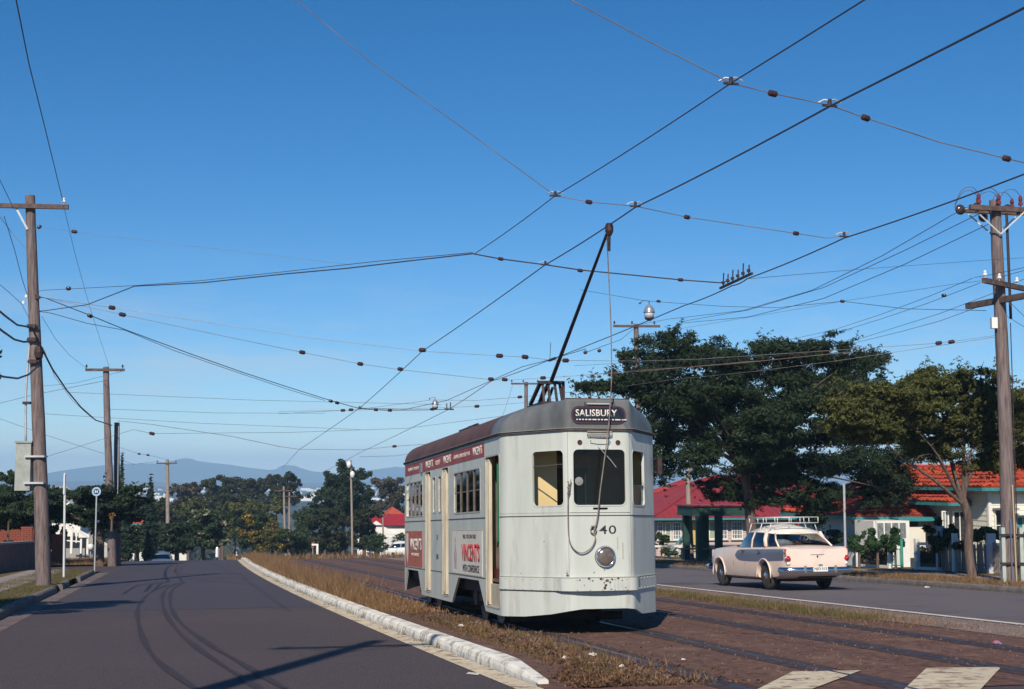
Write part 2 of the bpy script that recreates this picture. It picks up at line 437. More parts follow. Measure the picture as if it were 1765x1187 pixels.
# kerbs made of separate cast lengths
def kerb(name, qf, p0, p1, seg, wd, hg, m, side, taper0=False, gap=.015, chip=.012, seed=1, dzb=0.0):
    root = bpy.data.objects.new(name, None); C.objects.link(root); root.location = gp(qf(p0), p0); root['kind'] = 'structure'
    o0 = Vector(root.location); g = random.Random(seed); p = p0
    while p < p1:
        e = min(p1, p+seg); n = 5 if p < 40 else 2; rows = []
        for i in range(n+1):
            pp = p+gap/2 + (e-p-gap)*i/n; q = qf(pp); k = 1.0
            if taper0 and pp < p0+1.6: k = .45 + .55*(pp-p0)/1.6
            r = lambda: g.uniform(-chip, chip)
            prof = [(0, -.06), (0+.006, hg*k*.45), (.02, hg*k*.80+r()*.6), (.055, hg*k+r()*.5), (wd*k*.9, hg*k+r()), (wd*k, hg*k*.75+r()), (wd*k, -.06)]
            rows.append([gp(q + side*a, pp, b + dzb) - o0 for a, b in prof])
        mb = MB().grid(rows)
        o = len(mb.v); m0 = len(rows[0])
        mb.f.append(tuple(range(m0))); mb.f.append(tuple(o-m0+i for i in range(m0))[::-1])
        mb.build('kerbstone', m, root)
        p = e
    return root
kerb('reservation_kerb', kerbq, KP0-.25, 84, 2.45, .24, .125, kerbwhite, 1, taper0=True, seed=4, chip=.001)
kerb('right_kerb', lambda p: 17.6, -4, 98, 3.0, .16, .145, kerbgrey, 1, seed=6)
kerb('left_kerb', lambda p: -3.0, -5, 37.6, 2.4, .18, .15, kerbgrey, -1, seed=8)
kerb('left_kerb_stub', lambda p: -3.0 - .02*(p-39), 39.6, 43.0, 3.4, .18, .14, kerbgrey, -1, seed=9)
kerb('left_kerb_end', lambda p: -3.0 - .01*(p-46), 46.2, 54.6, 4.2, .18, .14, kerbgrey, -1, seed=10)
strip('left_gutter', -3.0, -2.62, -5, 56, .004, mat('gutter_dust', (.13, .10, .095), (.19, .155, .145), scale=5, rough=.9, col3=(.09, .07, .075), scale3=1.5, spec=.15))

# rails
for i, (qc, nm) in enumerate(((5.72, 'near'), (8.95, 'far'))):
    for s in (-1, 1):
        q = qc + s*.7175
        strip('rail_bed', q-.20, q+.20, -6, 90, .004 + .0, groove)
        rows = []
        for k in range(97):
            p = -6 + k
            rows.append([gp(q-.035, p, .004), gp(q-.03, p, .013), gp(q+.025, p, .013), gp(q+.03, p, .004)])
        MB().grid(rows).build('tram_rail', steel, None, kind='structure')
# painted crossing blocks in front
def quad(name, pix, m, dz):
    P = [G(u, v) for u, v in pix]; P = [Vector((a.x, a.y, Hz(a.x, a.y)+dz)) for a in P]
    o = MB().add(P, [tuple(range(len(P)))]).build(name, m); o['kind'] = 'structure'; return o
quad('crossing_block', [(1305, 1190), (1400, 1189), (1484, 1157), (1366, 1159)], creampaint, .012)
quad('crossing_block', [(1558, 1190), (1690, 1190), (1726, 1151), (1597, 1153)], creampaint, .012)
quad('painted_dash', [(803, 1162), (824, 1164), (828, 1161), (808, 1159)], linepaint, .006)
# tyre marks on the left road
tyre = mat('tyre_rubber_mark', (.018, .014, .019), (.062, .05, .06), scale=40, rough=.8, spec=.25)
def smooth_path(P, k=6):
    r = []
    for i in range(len(P)-1):
        a, b, c, d = P[max(i-1, 0)], P[i], P[i+1], P[min(i+2, len(P)-1)]
        for j in range(k):
            t = j/k; r.append(.5*((2*b) + (c-a)*t + (2*a-5*b+4*c-d)*t*t + (3*b-a-3*c+d)*t**3))
    return r + [P[-1]]
tm = [[(317, 965), (305, 975), (303, 984), (307, 994), (315, 1003)],
      [(318, 1003), (300, 1014), (293, 1028), (296, 1050), (314, 1076), (363, 1112), (420, 1146), (490, 1187)],
      [(309, 1004), (288, 1014), (280, 1028), (283, 1052), (305, 1086), (350, 1124), (420, 1170), (450, 1190)],
      [(290, 1008), (262, 1020), (244, 1036), (237, 1052), (238, 1072), (249, 1107), (273, 1141), (340, 1190)]]
for L in tm:
    P = [G(u, v) for u, v in L]; P = smooth_path([Vector((a.x, a.y, 0)) for a in P]); rows = []
    for i, a in enumerate(P):
        d = (P[min(i+1, len(P)-1)] - P[max(i-1, 0)]).normalized(); nrm = Vector((-d.y, d.x, 0)); h = .038 + .012*math.sin(i*.7)
        rows.append([Vector((b.x, b.y, Hz(b.x, b.y)+.008)) for b in (a-nrm*h, a+nrm*h)])
    MB().grid(rows).build('tyre_mark', tyre, None, kind='structure')

# grass
dry = leafmat('dry_grass', (.42, .27, .13), (.13, .065, .035), .3)
green = leafmat('green_grass', (.085, .10, .03), (.19, .15, .06), .3)
lawn = leafmat('lawn_grass', (.11, .11, .04), (.17, .14, .06), .3)
g = random.Random(11)
def tufts(name, n, qf, pf, per, spread, h, m, seed, up=0.0, wd=.012):
    pts, hs = [], []
    for _ in range(n):
        p = pf(); q = qf(p); hh = h(p) if callable(h) else h; f = g.uniform(.4, 1.2)
        for _ in range(per):
            a = gp(q+g.gauss(0, spread), p+g.gauss(0, spread), up); pts.append(a); hs.append(hh*f)
    link(name, grass_mesh(name, pts, hs, wd, seed), m, fix=False, kind='stuff')
tufts('dry_median_grass', 1700, lambda p: kerbq(p)+.3+abs(g.gauss(0, .5)), lambda: 25+57*g.random()**1.2, 22, .10, lambda p: .11+.22*sstep(26, 36, p), dry, 21, .03, .014)
tufts('dry_grass_near_kerb_end', 150, lambda p: kerbq(max(p, KP0))+.45+g.random()*1.15, lambda: 12.8+9*g.random(), 16, .07, .085, dry, 22, .03, .007)
tufts('green_weeds', 110, lambda p: kerbq(max(p, KP0))+.55+g.random()*1.0, lambda: 13+11*g.random(), 16, .06, .06, green, 23, .03, .008)
tufts('weeds_between_tracks', 480, lambda p: 10.75+g.gauss(0, .22), lambda: 21.0+14*g.random(), 24, .12, .07, green, 24, 0, .011)
tufts('dry_weeds_between_tracks', 300, lambda p: 10.8+g.gauss(0, .3), lambda: 18.5+34*g.random(), 18, .12, .10, dry, 25, 0, .011)
tufts('left_verge_grass', 2000, lambda p: -3.25-g.random()*1.6, lambda: 20+36*g.random(), 14, .10, .045, lawn, 26, .12, .010)
tufts('right_verge_grass', 1500, lambda p: 17.85+g.random()*1.9, lambda: 26+34*g.random(), 14, .14, .10, dry, 27, .13, .012)
tufts('far_verge_grass', 900, lambda p: -3.3-g.random()*6, lambda: 66+14*g.random(), 14, .2, .16, dry, 28, .1, .02)
tufts('kerb_weeds', 24, lambda p: kerbq(p)-.05, lambda: 16+35*g.random(), 16, .05, .10, green, 29, 0, .008)
dirtlump = mat('dead_leaf_litter', (.12, .06, .035), (.22, .13, .075), scale=10, rough=.95, island=(.05, .03, .02), spec=.1)
pts = []
for _ in range(9000):
    p = 12.8 + 30*g.random()**1.5; q = kerbq(max(p, KP0)) + .25 + abs(g.gauss(0, .75)); a = gp(q, p, .035 if q < 4.4 else .01); pts.append((tuple(a), (.05, .05, .012)))
link('leaf_litter', leaves_mesh('leaf_litter', pts, 16000, .045, 5, .5), dirtlump, fix=False, kind='stuff')
# litter things
paper = mat('waste_paper', (.72, .70, .66), (.55, .52, .48), scale=9, rough=.8)
redp = mat('red_wrapper', (.45, .06, .04), (.15, .2, .4), scale=9, rough=.6)
def crumple(u, v, s, label, m=paper, up=.03, name='crumpled_paper'):
    P = G(u, v, up); bm = bmesh.new(); bmesh.ops.create_icosphere(bm, subdivisions=2, radius=s); r = random.Random(int(u))
    for x in bm.verts: x.co = Vector((x.co.x*r.uniform(.8, 1.5), x.co.y*r.uniform(.6, 1.1), max(-.01, x.co.z*r.uniform(.2, .8))))
    me = bpy.data.meshes.new(name); bm.to_mesh(me); bm.free()
    o = link(name, me, m); o.location = P; tag(o, label, 'litter', 'scraps of litter on the dirt'); return o
crumple(1023, 1128, .045, 'largest white paper scrap in the weeds beyond the kerb end')
crumple(974, 1134, .035, 'small flat white scrap nearest the tapered kerb end')
crumple(1020, 1143, .028, 'white scrap just below the largest paper scrap')
crumple(1072, 1148, .028, 'white scrap rightmost among the weeds by the kerb end')
crumple(795, 1079, .05, 'white paper scrap level with the front wheel arch of the tram')
crumple(699, 1046, .04, 'white scrap on the dirt before the rear wheel of the tram')
crumple(1178, 1141-5, .02, 'tiny white scrap between the near rails')
crumple(1719, 1108, .05, 'crumpled red and blue wrapper on the gravel at the right', redp, .01, 'wrapper')
crumple(1598, 987+25, .05, 'white scrap in the gutter of the far kerb', paper, .01)
# two small stones painted white in the shade before the gate were seen as pale rocks
for u, v, lb in ((1541, 977, 'pale rock at the foot of the green gate'), (1568, 977, 'pale rock beside the white gate post'), (1611, 979, 'pale rock at the foot of the tall white fence post')):
    o = crumple(u, v, .11, lb, mat('pale_rock', (.6, .55, .42), (.5, .44, .33), rough=.9), .13, 'rock'); o['group'] = 'pale rocks along the fence'; o['category'] = 'rock'
# ============================================================ TRAM
silver = mat('tram_silver', (.47, .505, .465), (.545, .58, .535), scale=2.2, rough=.42, bump=.22, bscale=2.2, stretch=(1.6, 1.6, .22), spec=.4, col3=(.33, .32, .29), scale3=2.6, pos3=(.53, .80))
silver_s = mat('tram_silver_trim', (.47, .46, .40), (.36, .33, .28), scale=9, rough=.5)
creamd = mat('tram_cream_door', (.58, .53, .40), (.42, .36, .27), scale=5, rough=.6, stretch=(1, 1, .3))
rust = mat('rust', (.12, .055, .03), (.05, .03, .02), scale=14, rough=.9)
roofbr = mat('tram_roof_canvas', (.080, .042, .042), (.115, .065, .062), scale=2, rough=.8, bump=.1, bscale=10, col3=(.075, .035, .04), scale3=1.2)
roofgr = mat('tram_dome_grey', (.085, .095, .10), (.165, .175, .18), scale=1.8, rough=.5, stretch=(1, 1, .5), col3=(.11, .09, .09), scale3=2.2, pos3=(.52, .75))
seam = mat('seam_dark', (.05, .045, .045), (.10, .085, .08), scale=9, rough=.7)
inside = mat('tram_inside', (.12, .075, .055), (.17, .11, .08), scale=3, rough=.7)
bulk = mat('bulkhead_cream', (.60, .47, .24), (.66, .53, .29), scale=2, rough=.6)
black = mat('underframe_black', (.018, .014, .014), (.04, .03, .028), scale=7, rough=.8)
glass = glassmat('window_glass', (.66, .60, .54), .0)
frontglass = glassmat('windscreen_glass', (.88, .78, .66), .015, ior=1.34, gcol=(.85, .70, .58))
redad = mat('advert_red', (.30, .045, .05), (.36, .09, .085), scale=3, rough=.6)
redad2 = mat('advert_red_orange', (.36, .08, .05), (.45, .16, .11), scale=4, rough=.6)
whad = mat('advert_cream', (.60, .58, .50), (.68, .66, .58), scale=3, rough=.6, col3=(.45, .42, .36), scale3=2.5, pos3=(.55, .8))
inkr = mat('ink_red', (.50, .035, .04), rough=.6)
inkk = mat('ink_black', (.035, .03, .045), rough=.6)
inkw = mat('ink_white', (.70, .66, .60), rough=.6)
greenp = mat('handrail_green', (.01, .16, .07), rough=.35)
orange = mat('orange_paint', (.75, .22, .02), rough=.5)
chrome = mat('chrome', (.75, .75, .78), rough=.12, metal=1.0)
lensm = mat('lamp_lens', (.10, .075, .06), (.22, .17, .13), scale=9, rough=.16, spec=.8, coat=.6)
TR = gp(5.72, 0)  # replaced below
X0, Y0 = 1.248, 20.0
q0, p0_ = QP(X0, Y0)
tram = thing('tram', 'silver tram with grey front dome and its pole on the wire, on near track', 'tram',
             (X0, Y0, zp(p0_)-.012), (-math.atan(.038), 0, .2267))
PLAN = [(0, 11.5), (-.468, 11.5), (-1.18, 10.43), (-1.18, 1.07), (-.468, 0), (.468, 0), (1.18, 1.07), (1.18, 10.43), (.468, 11.5), (0, 11.5)]
CUM = [0]
for i in range(1, len(PLAN)): CUM.append(CUM[-1] + math.dist(PLAN[i-1], PLAN[i]))
FR = [0, .12, .14, .14, .10, .10, .14, .14, .12, 0]
def ppos(a):
    """plan position and outward normal at arc length a"""
    i = 0
    while i < len(CUM)-2 and a > CUM[i+1]: i += 1
    for k in (i, i+1):
        if 0 < k < len(CUM)-1 and abs(a-CUM[k]) < FR[k]:
            r = FR[k]; A0 = Vector(PLAN[k-1]); P = Vector(PLAN[k]); B0 = Vector(PLAN[k+1])
            d1 = (P-A0).normalized(); d2 = (B0-P).normalized(); t = (a-CUM[k]+r)/(2*r)
            s, m, e_ = P-d1*r, P, P+d2*r
            pt = s*(1-t)**2 + m*2*t*(1-t) + e_*t*t; dv = ((m-s)*(1-t) + (e_-m)*t).normalized()
            return pt, Vector((-dv.y, dv.x))*-1*-1
    A0 = Vector(PLAN[i]); B0 = Vector(PLAN[i+1]); d = (B0-A0).normalized()
    return A0 + d*(a-CUM[i]), Vector((-d.y, d.x))
# path runs rear -> left side -> front -> right side: outward normal is to the right-hand side of travel... fixed by sign test
def nrm(a):
    pt, n = ppos(a); c = Vector((0, 5.75)) - pt
    if n.dot(Vector((pt.x, pt.y-5.75))) < 0 and abs(pt.x) > .3: n = -n
    if abs(pt.x) <= .3:
        n = Vector((0, -1)) if pt.y < 5 else Vector((0, 1))
    return pt, n
def aL(y): return CUM[2] + (10.43 - y)            # left side station y
def aR(y): return CUM[6] + (y - 1.07)
aF = (CUM[4]+CUM[5])/2                            # front centre
LEND, REND = CUM[4], CUM[5]                       # front panel corners
TOP = 2.86
zb_pts = [(0, .36)]
def arch(f, y0, y1, y2, y3): return [(f(y0), .25), (f(y1), .69), (f(y2), .69), (f(y3), .25)]
outer = [(0, .36), (CUM[1], .36), (CUM[2], .25)]
outer += arch(aL, 10.3, 9.95, 8.6, 8.15) + arch(aL, 5.0, 4.40, 2.72, 2.2)
outer += [(aL(1.07), .235), (aL(1.07)+.45, .245), (LEND-.35, .29), (LEND, .345), (LEND+.2, .37), (REND-.1, .37), (REND+.12, .35), (REND+.45, .27), (CUM[6], .25)]
outer += [(a, z) for a, z in arch(aR, 2.2, 2.72, 4.4, 5.0)] + [(a, z) for a, z in arch(aR, 8.15, 8.6, 9.95, 10.3)]
outer += [(CUM[7], .25), (CUM[8], .36), (CUM[9], .36), (CUM[9], TOP), (0, TOP)]
def rr_(a0, a1, z0, z1, r=.05): return rrect(min(a0, a1), max(a0, a1), z0, z1, r)
holes = [rr_(aL(2.16), aL(1.19), .34, 2.57, .06), rr_(aL(4.77), aL(2.57), 1.76, 2.43, .05),
         rr_(aL(5.90), aL(5.31), .34, 2.57, .05), rr_(aL(6.28), aL(6.0), 1.80, 2.44, .05), rr_(aL(6.88), aL(6.6), 1.80, 2.44, .05),
         rr_(aL(7.72), aL(7.12), .34, 2.57, .05), rr_(aL(10.08), aL(8.06), 1.76, 2.43, .05),
         rr_(LEND-.66, LEND-.07, 1.80, 2.575, .07), rr_(aF-.383, aF+.383, 1.80, 2.585, .075), rr_(REND+.07, REND+.68, 1.80, 2.575, .07),
         circ(aF-.28, 2.68, .030), circ(aF+.28, 2.68, .030), rr_(aF-.10, aF+.12, 1.738, 1.768, .012),
         rr_(aR(1.3), aR(2.16), 1.80, 2.5, .06), rr_(aR(2.57), aR(4.77), 1.76, 2.43, .05), rr_(aR(5.3), aR(7.7), 1.76, 2.43, .05), rr_(aR(8.06), aR(10.08), 1.76, 2.43, .05),
         rr_(.468-.383+0, .30, 1.8, 2.58, .05), rr_(CUM[1]+.15, CUM[1]+1.0, 1.8, 2.57, .06), rr_(CUM[7]+.25, CUM[8]-.12, 1.8, 2.57, .06)]
def shell(outer, holes, thick, name, m, parent, inset=0.0, mat2=None):
    loops = [outer] + holes
    flat = [p for l in loops for p in l]
    tris = tessellate_polygon([[Vector((x, y, 0)) for x, y in l] for l in loops])
    bm = bmesh.new(); V = [bm.verts.new((x, 0, y)) for x, y in flat]
    for t in tris:
        try: bm.faces.new([V[i] for i in t])
        except ValueError: pass
    # cut at the bends so that the sheet can fold
    for k in range(1, len(CUM)-1):
        for j in range(-4, 5):
            a = CUM[k] + FR[k]*j/4
            bmesh.ops.bisect_plane(bm, geom=bm.verts[:]+bm.edges[:]+bm.faces[:], plane_co=(a, 0, 0), plane_no=(1, 0, 0), dist=1e-5)
    bmesh.ops.recalc_face_normals(bm, faces=bm.faces)
    r = bmesh.ops.extrude_face_region(bm, geom=bm.faces[:])
    for v in r['geom']:
        if isinstance(v, bmesh.types.BMVert): v.co.y = 1.0
    for v in bm.verts:
        pt, n = nrm(v.co.x); off = inset + (thick if v.co.y > .5 else 0); z = v.co.z
        q = pt - n*off; v.co = Vector((q.x, q.y, z))
    me = bpy.data.meshes.new(name); bm.to_mesh(me); bm.free()
    return link(name, me, m, parent, angle=28)
shell(outer, holes, .035, 'body_shell', silver, tram)
def band(a0, a1, z0, z1, out, name, m, parent, n=None, outf=None):
    """moulding following the body between two arc lengths"""
    st = sorted(set([a0, a1] + [CUM[k]+FR[k]*j/4 for k in range(1, 9) for j in range(-4, 5) if a0 < CUM[k]+FR[k]*j/4 < a1] + ([a0+(a1-a0)*i/n for i in range(n)] if n else [])))
    rows = []
    for a in st:
        pt, nn = nrm(a); o = outf(a) if outf else out
        i_ = pt + nn*.0005; e_ = pt + nn*o
        rows.append([(i_.x, i_.y, z0), (e_.x, e_.y, z0+.004), (e_.x, e_.y, z1-.004), (i_.x, i_.y, z1)])
    return MB().grid(rows).build(name, m, parent)
band(.01, CUM[9]-.01, 2.842, 2.872, .03, 'gutter', seam, tram)
band(.01, CUM[9]-.01, 2.872, 2.884, .045, 'gutter_lip', silver_s, tram)
for a0, a1 in ((CUM[2]+.05, aL(7.75)), (aL(7.1), aL(5.93)), (aL(5.28), aL(2.2)), (aL(1.18), CUM[6]+.02), (aR(1.1), aR(10.3))):
    band(a0, a1, 1.650, 1.664, .008, 'belt_rail', seam, tram)
    if a0 < LEND: pass
for a0, a1 in ((aL(10.35), aL(7.75)), (aL(7.1), aL(5.93)), (aL(5.28), aL(2.2))):
    band(a0, a1, .735, .745, .008, 'skirt_rail', seam, tram)
band(LEND+.02, REND-.02, 1.697, 1.706, .010, 'front_rail', silver_s, tram)
band(aL(1.15), LEND+.02, 1.70, 1.704, .004, 'front_rail', silver_s, tram)
# bumper: riveted band, bowed at the centre
bow = lambda a: .016 + .085*max(0, 1-((a-aF)/.75)**2)**1.0
band(aL(1.17), CUM[6]+.1, .615, .80, .016, 'bumper_band', silver, tram, n=40, outf=bow)
band(aL(1.17), CUM[6]+.1, .800, .806, .02, 'bumper_edge', silver_s, tram, n=40, outf=lambda a: bow(a)+.004)
band(aL(1.17), LEND, .604, .612, .014, 'bumper_edge', seam, tram)
rv = MB().lathe([(.0001, -.003), (.012, -.003), (.009, .006), (.0001, .008)], 8)
rv0 = None
for a in [aL(1.17)+.03+.17*i for i in range(8)] + [LEND+.1+.18*i for i in range(5)] + [REND+.2+.17*i for i in range(6)]:
    for z in (.635, .775):
        pt, n = nrm(a); P = pt + n*(bow(a)+.001); M = basis(Vector((-n.y, n.x, 0)), (0, 0, 1), (P.x, P.y, z))
        if rv0 is None: rv0 = rv.build('rivet', silver_s, tram); rv0.location = M.translation; rv0.rotation_euler = M.to_euler()
        else: share(rv0, 'rivet', tram, M.translation, M.to_euler())
for a in (LEND+.005, REND-.005): band(a-.004, a+.004, .81, 2.84, .003, 'panel_joint', mat('joint_grey', (.24, .24, .23), rough=.7), tram)
for y in (5.26, 2.24): band(aL(y)-.004, aL(y)+.004, .76, 2.58, .003, 'panel_joint', MATS['joint_grey'], tram)
# rust patches in paint chips (flat, on the metal)
g = random.Random(3)
for a, z, s in [(aF+.06, .76, .03), (aF+.04, .70, .02), (aF+.02, .66, .022), (aF+.10, .735, .015), (aF-.02, .78, .03), (aF-.2, .79, .022), (aF-.15, .76, .014), (aF+.22, .785, .02), (LEND-.03, .86, .012), (aF+.12, .64, .012), (aF-.33, .77, .012), (aF+.015, .73, .012), (aF+.03, .68, .014), (aF+.13, .775, .02), (aF+.28, .76, .01), (aF+.33, .66, .009), (aF-.27, .70, .008), (LEND-.02, .83, .02), (LEND-.03, .88, .008), (LEND-.45, 1.30, .009), (LEND-.9, .85, .012), (aF+.05, .90, .010), (aF-.1, .87, .012)]:
    pt, n = nrm(a); P = pt + n*(bow(a)+.0045 if z < .8 else .003)
    poly = [(s*g.uniform(.5, 1.3)*math.cos(k*.7), s*g.uniform(.4, 1.0)*math.sin(k*.7)) for k in range(9)]
    MB().prism(poly, -.002, .0, basis(Vector((-n.y, n.x, 0)), (0, 0, 1), (P.x, P.y, z))).build('paint_chip', rust, tram)
# roof: arcs from the gutter up to an inner rectangle
def roof(a0, a1, name, m):
    st = sorted(set([a0, a1] + [CUM[k]+FR[k]*j/4 for k in range(1, 9) for j in range(-4, 5) if a0 < CUM[k]+FR[k]*j/4 < a1] + [a0+(a1-a0)*i/60 for i in range(60)]))
    rows = []
    for a in st:
        pt, n = nrm(a)
        qx = max(-.47, min(.47, pt.x)); qy = max(.02, min(11.48, pt.y))
        if abs(pt.x) > .47 and pt.y < 1.4: qy = .02 + (pt.y-.02)*(.25 + .75*(pt.y/1.4))
        if abs(pt.x) > .47 and pt.y > 10.1: qy = 11.48 - (11.48-pt.y)*(.25 + .75*((11.5-pt.y)/1.4))
        row = []
        for k in range(11):
            t = k/10*math.pi/2
            c, s = math.cos(t)**.8, math.sin(t)**.95
            row.append((qx + (pt.x-qx)*c, qy + (pt.y-qy)*c, 2.884 + (.385+.02*(1-math.cos(t)))*s))
        crown = .05*math.sin(math.pi*min(1, max(0, qy/11.5)))
        row[-1] = (row[-1][0], row[-1][1], row[-1][2])
        for k in range(1, 5):
            f = 1-k/4; row.append((qx*f, qy, row[10][2] + (.012+crown)*(1-f*f)))
        rows.append(row)
    return MB().grid(rows).build(name, m, tram, angle=32)
roof(aL(1.75), aR(1.75), 'front_dome', roofgr)
roof(.001, aL(1.75), 'roof', roofbr)
roof(aR(1.75), CUM[9]-.001, 'roof', roofbr)
# front dome flat face carries the destination box
Mf = basis((1, 0, 0), (0, 0, 1), (0, -.004, 3.068))
MB().prism(rrect(-.40, .40, -.125, .125, .11, 6), 0, .012, Mf).build('destination_frame', mat('dest_frame', (.07, .03, .035), rough=.4), tram)
db = MB().prism(rrect(-.375, .375, -.10, .10, .09, 6), .012, .016, Mf).build('destination_blind', mat('blind', (.02, .022, .035), rough=.25), tram)
text('SALISBURY', .098, .61, inkw, 'lettering', db, basis((1, 0, 0), (0, 0, 1), (-.035, -.0245, 3.095)), off=.02)
xx = -.33
for wseg in (.02, .03, .025, .03, .04, .06, .03, .03, .05, .03, .025, .08, .07):
    MB().box((xx+wseg/2, -.0225, 3.002), (wseg, .003, .016)).build('lettering_tops', inkw, db); xx += wseg + .018
MB().box((0, -.02, 3.225), (.34, .03, .018)).build('dome_ledge', galv, tram)
for s in (-1, 1):
    MB().box((s*.20, -.018, 3.235), (.015, .02, .04)).build('dome_bracket', seam, tram)
# marker holes with dark lamps behind
for s in (-1, 1):
    MB().lathe([(.036, -.004), (.036, .006), (.028, .006), (.028, -.02), (.0001, -.02)], 16, basis((1, 0, 0), (0, 0, 1), (s*.28, -.002, 2.68))).build('marker_lamp', mat('marker_red', (.09, .03, .02), rough=.3), tram)
# hooks and tray above the window
mb = MB().tube([(-.17, -.02, 2.80), (-.19, -.07, 2.80), (.17, -.07, 2.80), (.19, -.02, 2.80)], .008, 6).tube([(-.17, -.02, 2.84), (-.19, -.075, 2.83), (.17, -.075, 2.83), (.19, -.02, 2.84)], .006, 6)
for k in range(7): mb.tube([(-.15+.05*k, -.072, 2.83), (-.15+.05*k, -.06, 2.80)], .004, 5)
mb.build('rope_basket', silver_s, tram)
MB().box((-.01, -.03, 2.835), (.32, .04, .012)).build('ledge', rust, tram)
MB().tube([(-.14, -.06, 2.755), (-.16, -.09, 2.74), (-.05, -.10, 2.73), (.12, -.09, 2.725), (.145, -.07, 2.74), (.12, -.05, 2.745)], .006, 6).build('rope_hook', iron, tram)
# wiper
MB().tube([(-.02, -.015, 2.62), (.02, -.03, 2.58), (.17, -.03, 2.42), (.24, -.03, 2.33)], .005, 5).build('wiper', galv, tram)
# glass
def pane(a0, a1, z0, z1, name='window_pane', m=glass, ins=.02, parent=None):
    r = []
    for a in (a0, a1):
        pt, n = nrm(a); P = pt - n*ins; r.append(P)
    P, Q = r
    return MB().add([(P.x, P.y, z0), (Q.x, Q.y, z0), (Q.x, Q.y, z1), (P.x, P.y, z1)], [(0, 1, 2, 3)]).build(name, m, parent or tram)
pane(aF-.39, aF+.39, 1.79, 2.59, 'windscreen', frontglass)
pane(REND+.12, REND+.69, 1.79, 2.08, 'right_front_window')
pane(aL(4.79), aL(2.55), 1.75, 2.44); pane(aL(10.1), aL(8.04), 1.75, 2.44)
for y in (6.28, 6.88): pane(aL(y+.01), aL(y-.29), 1.79, 2.45)
for y0, y1 in ((1.3, 2.16), (2.57, 4.77), (5.3, 7.7), (8.06, 10.08)): pane(aR(y0), aR(y1), 1.75, 2.44)
# rims round the openings
def rim(h, wd, name, m, out=.006):
    """frame strip around a hole given in (a,z)"""
    n = len(h); cx = sum(p[0] for p in h)/n; cz = sum(p[1] for p in h)/n; rows = []
    for i in range(n+1):
        a, z = h[i % n]; a2, z2 = h[(i+1) % n]; a1, z1 = h[i-1 if i < n else (n-1)]
        ta, tz = a2-a1, z2-z1; L = math.hypot(ta, tz) or 1; na, nz_ = tz/L, -ta/L
        if na*(a-cx) + nz_*(z-cz) < 0: na, nz_ = -na, -nz_
        row = []
        for k, o in ((-.004, -.02), (-.004, out), (wd, out), (wd, .0005)):
            pt, nn = nrm(a+na*k); P = pt + nn*o; row.append((P.x, P.y, z+nz_*k))
        rows.append(row)
    return MB().grid(rows).build(name, m, tram)
silver_d = mat('window_frame_dark', (.09, .07, .06), (.16, .13, .11), scale=6, rough=.5)
for i in (1, 3, 4, 6): rim(holes[i], .018, 'window_frame', silver_s)
rim(holes[7], .012, 'window_frame', silver); rim(holes[8], .014, 'windscreen_frame', silver); rim(holes[9], .012, 'window_frame', silver)
silver_d = silver_d
rim(holes[0], .02, 'door_frame', silver_s); rim(holes[2], .015, 'door_frame', silver_s); rim(holes[5], .015, 'door_frame', silver_s)
mul0 = None
for y0, y1 in ((2.57, 4.77), (8.06, 10.08)):
    for k in (1, 2, 3):
        y = y0 + (y1-y0)*k/4
        if mul0 is None: mul0 = MB().box((0, 0, 0), (.03, .035, .66)).build('window_bar', silver_d, tram); mul0.location = (-1.165, y, 2.095)
        else: share(mul0, 'window_bar', tram, (-1.165, y, 2.095))
    MB().box((-1.158, (y0+y1)/2, 2.10), (.015, y1-y0, .02)).build('window_rail', silver_d, tram)
MB().box((-1.10, 2.86, 2.1), (.02, .05, .66)).build('orange_post', orange, tram)
# rail across the left cab window
pt, n = nrm(LEND-.66); p2, n2 = nrm(LEND-.07)
MB().bar((pt.x-n.x*.02, pt.y-n.y*.02, 2.36), (p2.x-n2.x*.02, p2.y-n2.y*.02, 2.38), .012, .012).build('window_catch_rail', seam, tram)
pt, n = nrm(REND+.12); p2, n2 = nrm(REND+.66)
MB().bar((pt.x-n.x*.015, pt.y-n.y*.015, 2.08), (p2.x-n2.x*.015, p2.y-n2.y*.015, 2.08), .02, .02).build('window_catch_rail', silver_d, tram)
# inside
MB().box((0, 5.75, .72), (2.26, 9.3, .04)).box((0, .75, .72), (1.0, 1.1, .04)).build('floor', inside, tram)
MB().box((0, 5.75, 2.80), (2.24, 9.3, .02)).box((0, .70, 2.80), (.98, 1.2, .02)).build('ceiling', inside, tram)
# cab bulkhead: cream, with an opening towards the saloon
MB().box((-.62, 2.30, 1.65), (.95, .04, 1.9)).build('bulkhead', bulk, tram)
MB().box((-.70, .95, 1.70), (.66, .03, 1.9)).build('cab_partition', bulk, tram)
MB().box((-.90, .92, 1.70), (.05, .03, 1.9)).build('partition_batten', silver_d, tram)
MB().box((1.02, 1.6, 1.65), (.2, .04, 1.9)).build('cab_side_strip', bulk, tram)
MB().box((.80, 2.30, 1.65), (.66, .04, 1.9)).box((.16, 2.30, 2.52), (.66, .03, .2)).build('bulkhead_dark_side', mat('cab_brown_light', (.34, .23, .15), (.28, .18, .12), scale=3, rough=.6), tram)
MB().box((-.98, 2.27, 1.65), (.05, .05, 1.9)).box((-.78, 2.27, 1.65), (.04, .05, 1.9)).build('bulkhead_post', silver_d, tram)
MB().box((.16, 3.0, 1.5), (.62, .04, 1.6)).build('saloon_partition', mat('cab_brown_light', (.34, .23, .15), (.28, .18, .12), scale=3, rough=.6), tram)
MB().box((0, 10.2, 1.65), (2.1, .04, 2.0)).build('rear_partition', inside, tram)
MB().box((0, .30, 1.25), (.75, .32, .95)).build('control_stand', mat('cab_brown', (.09, .05, .03), rough=.5), tram)
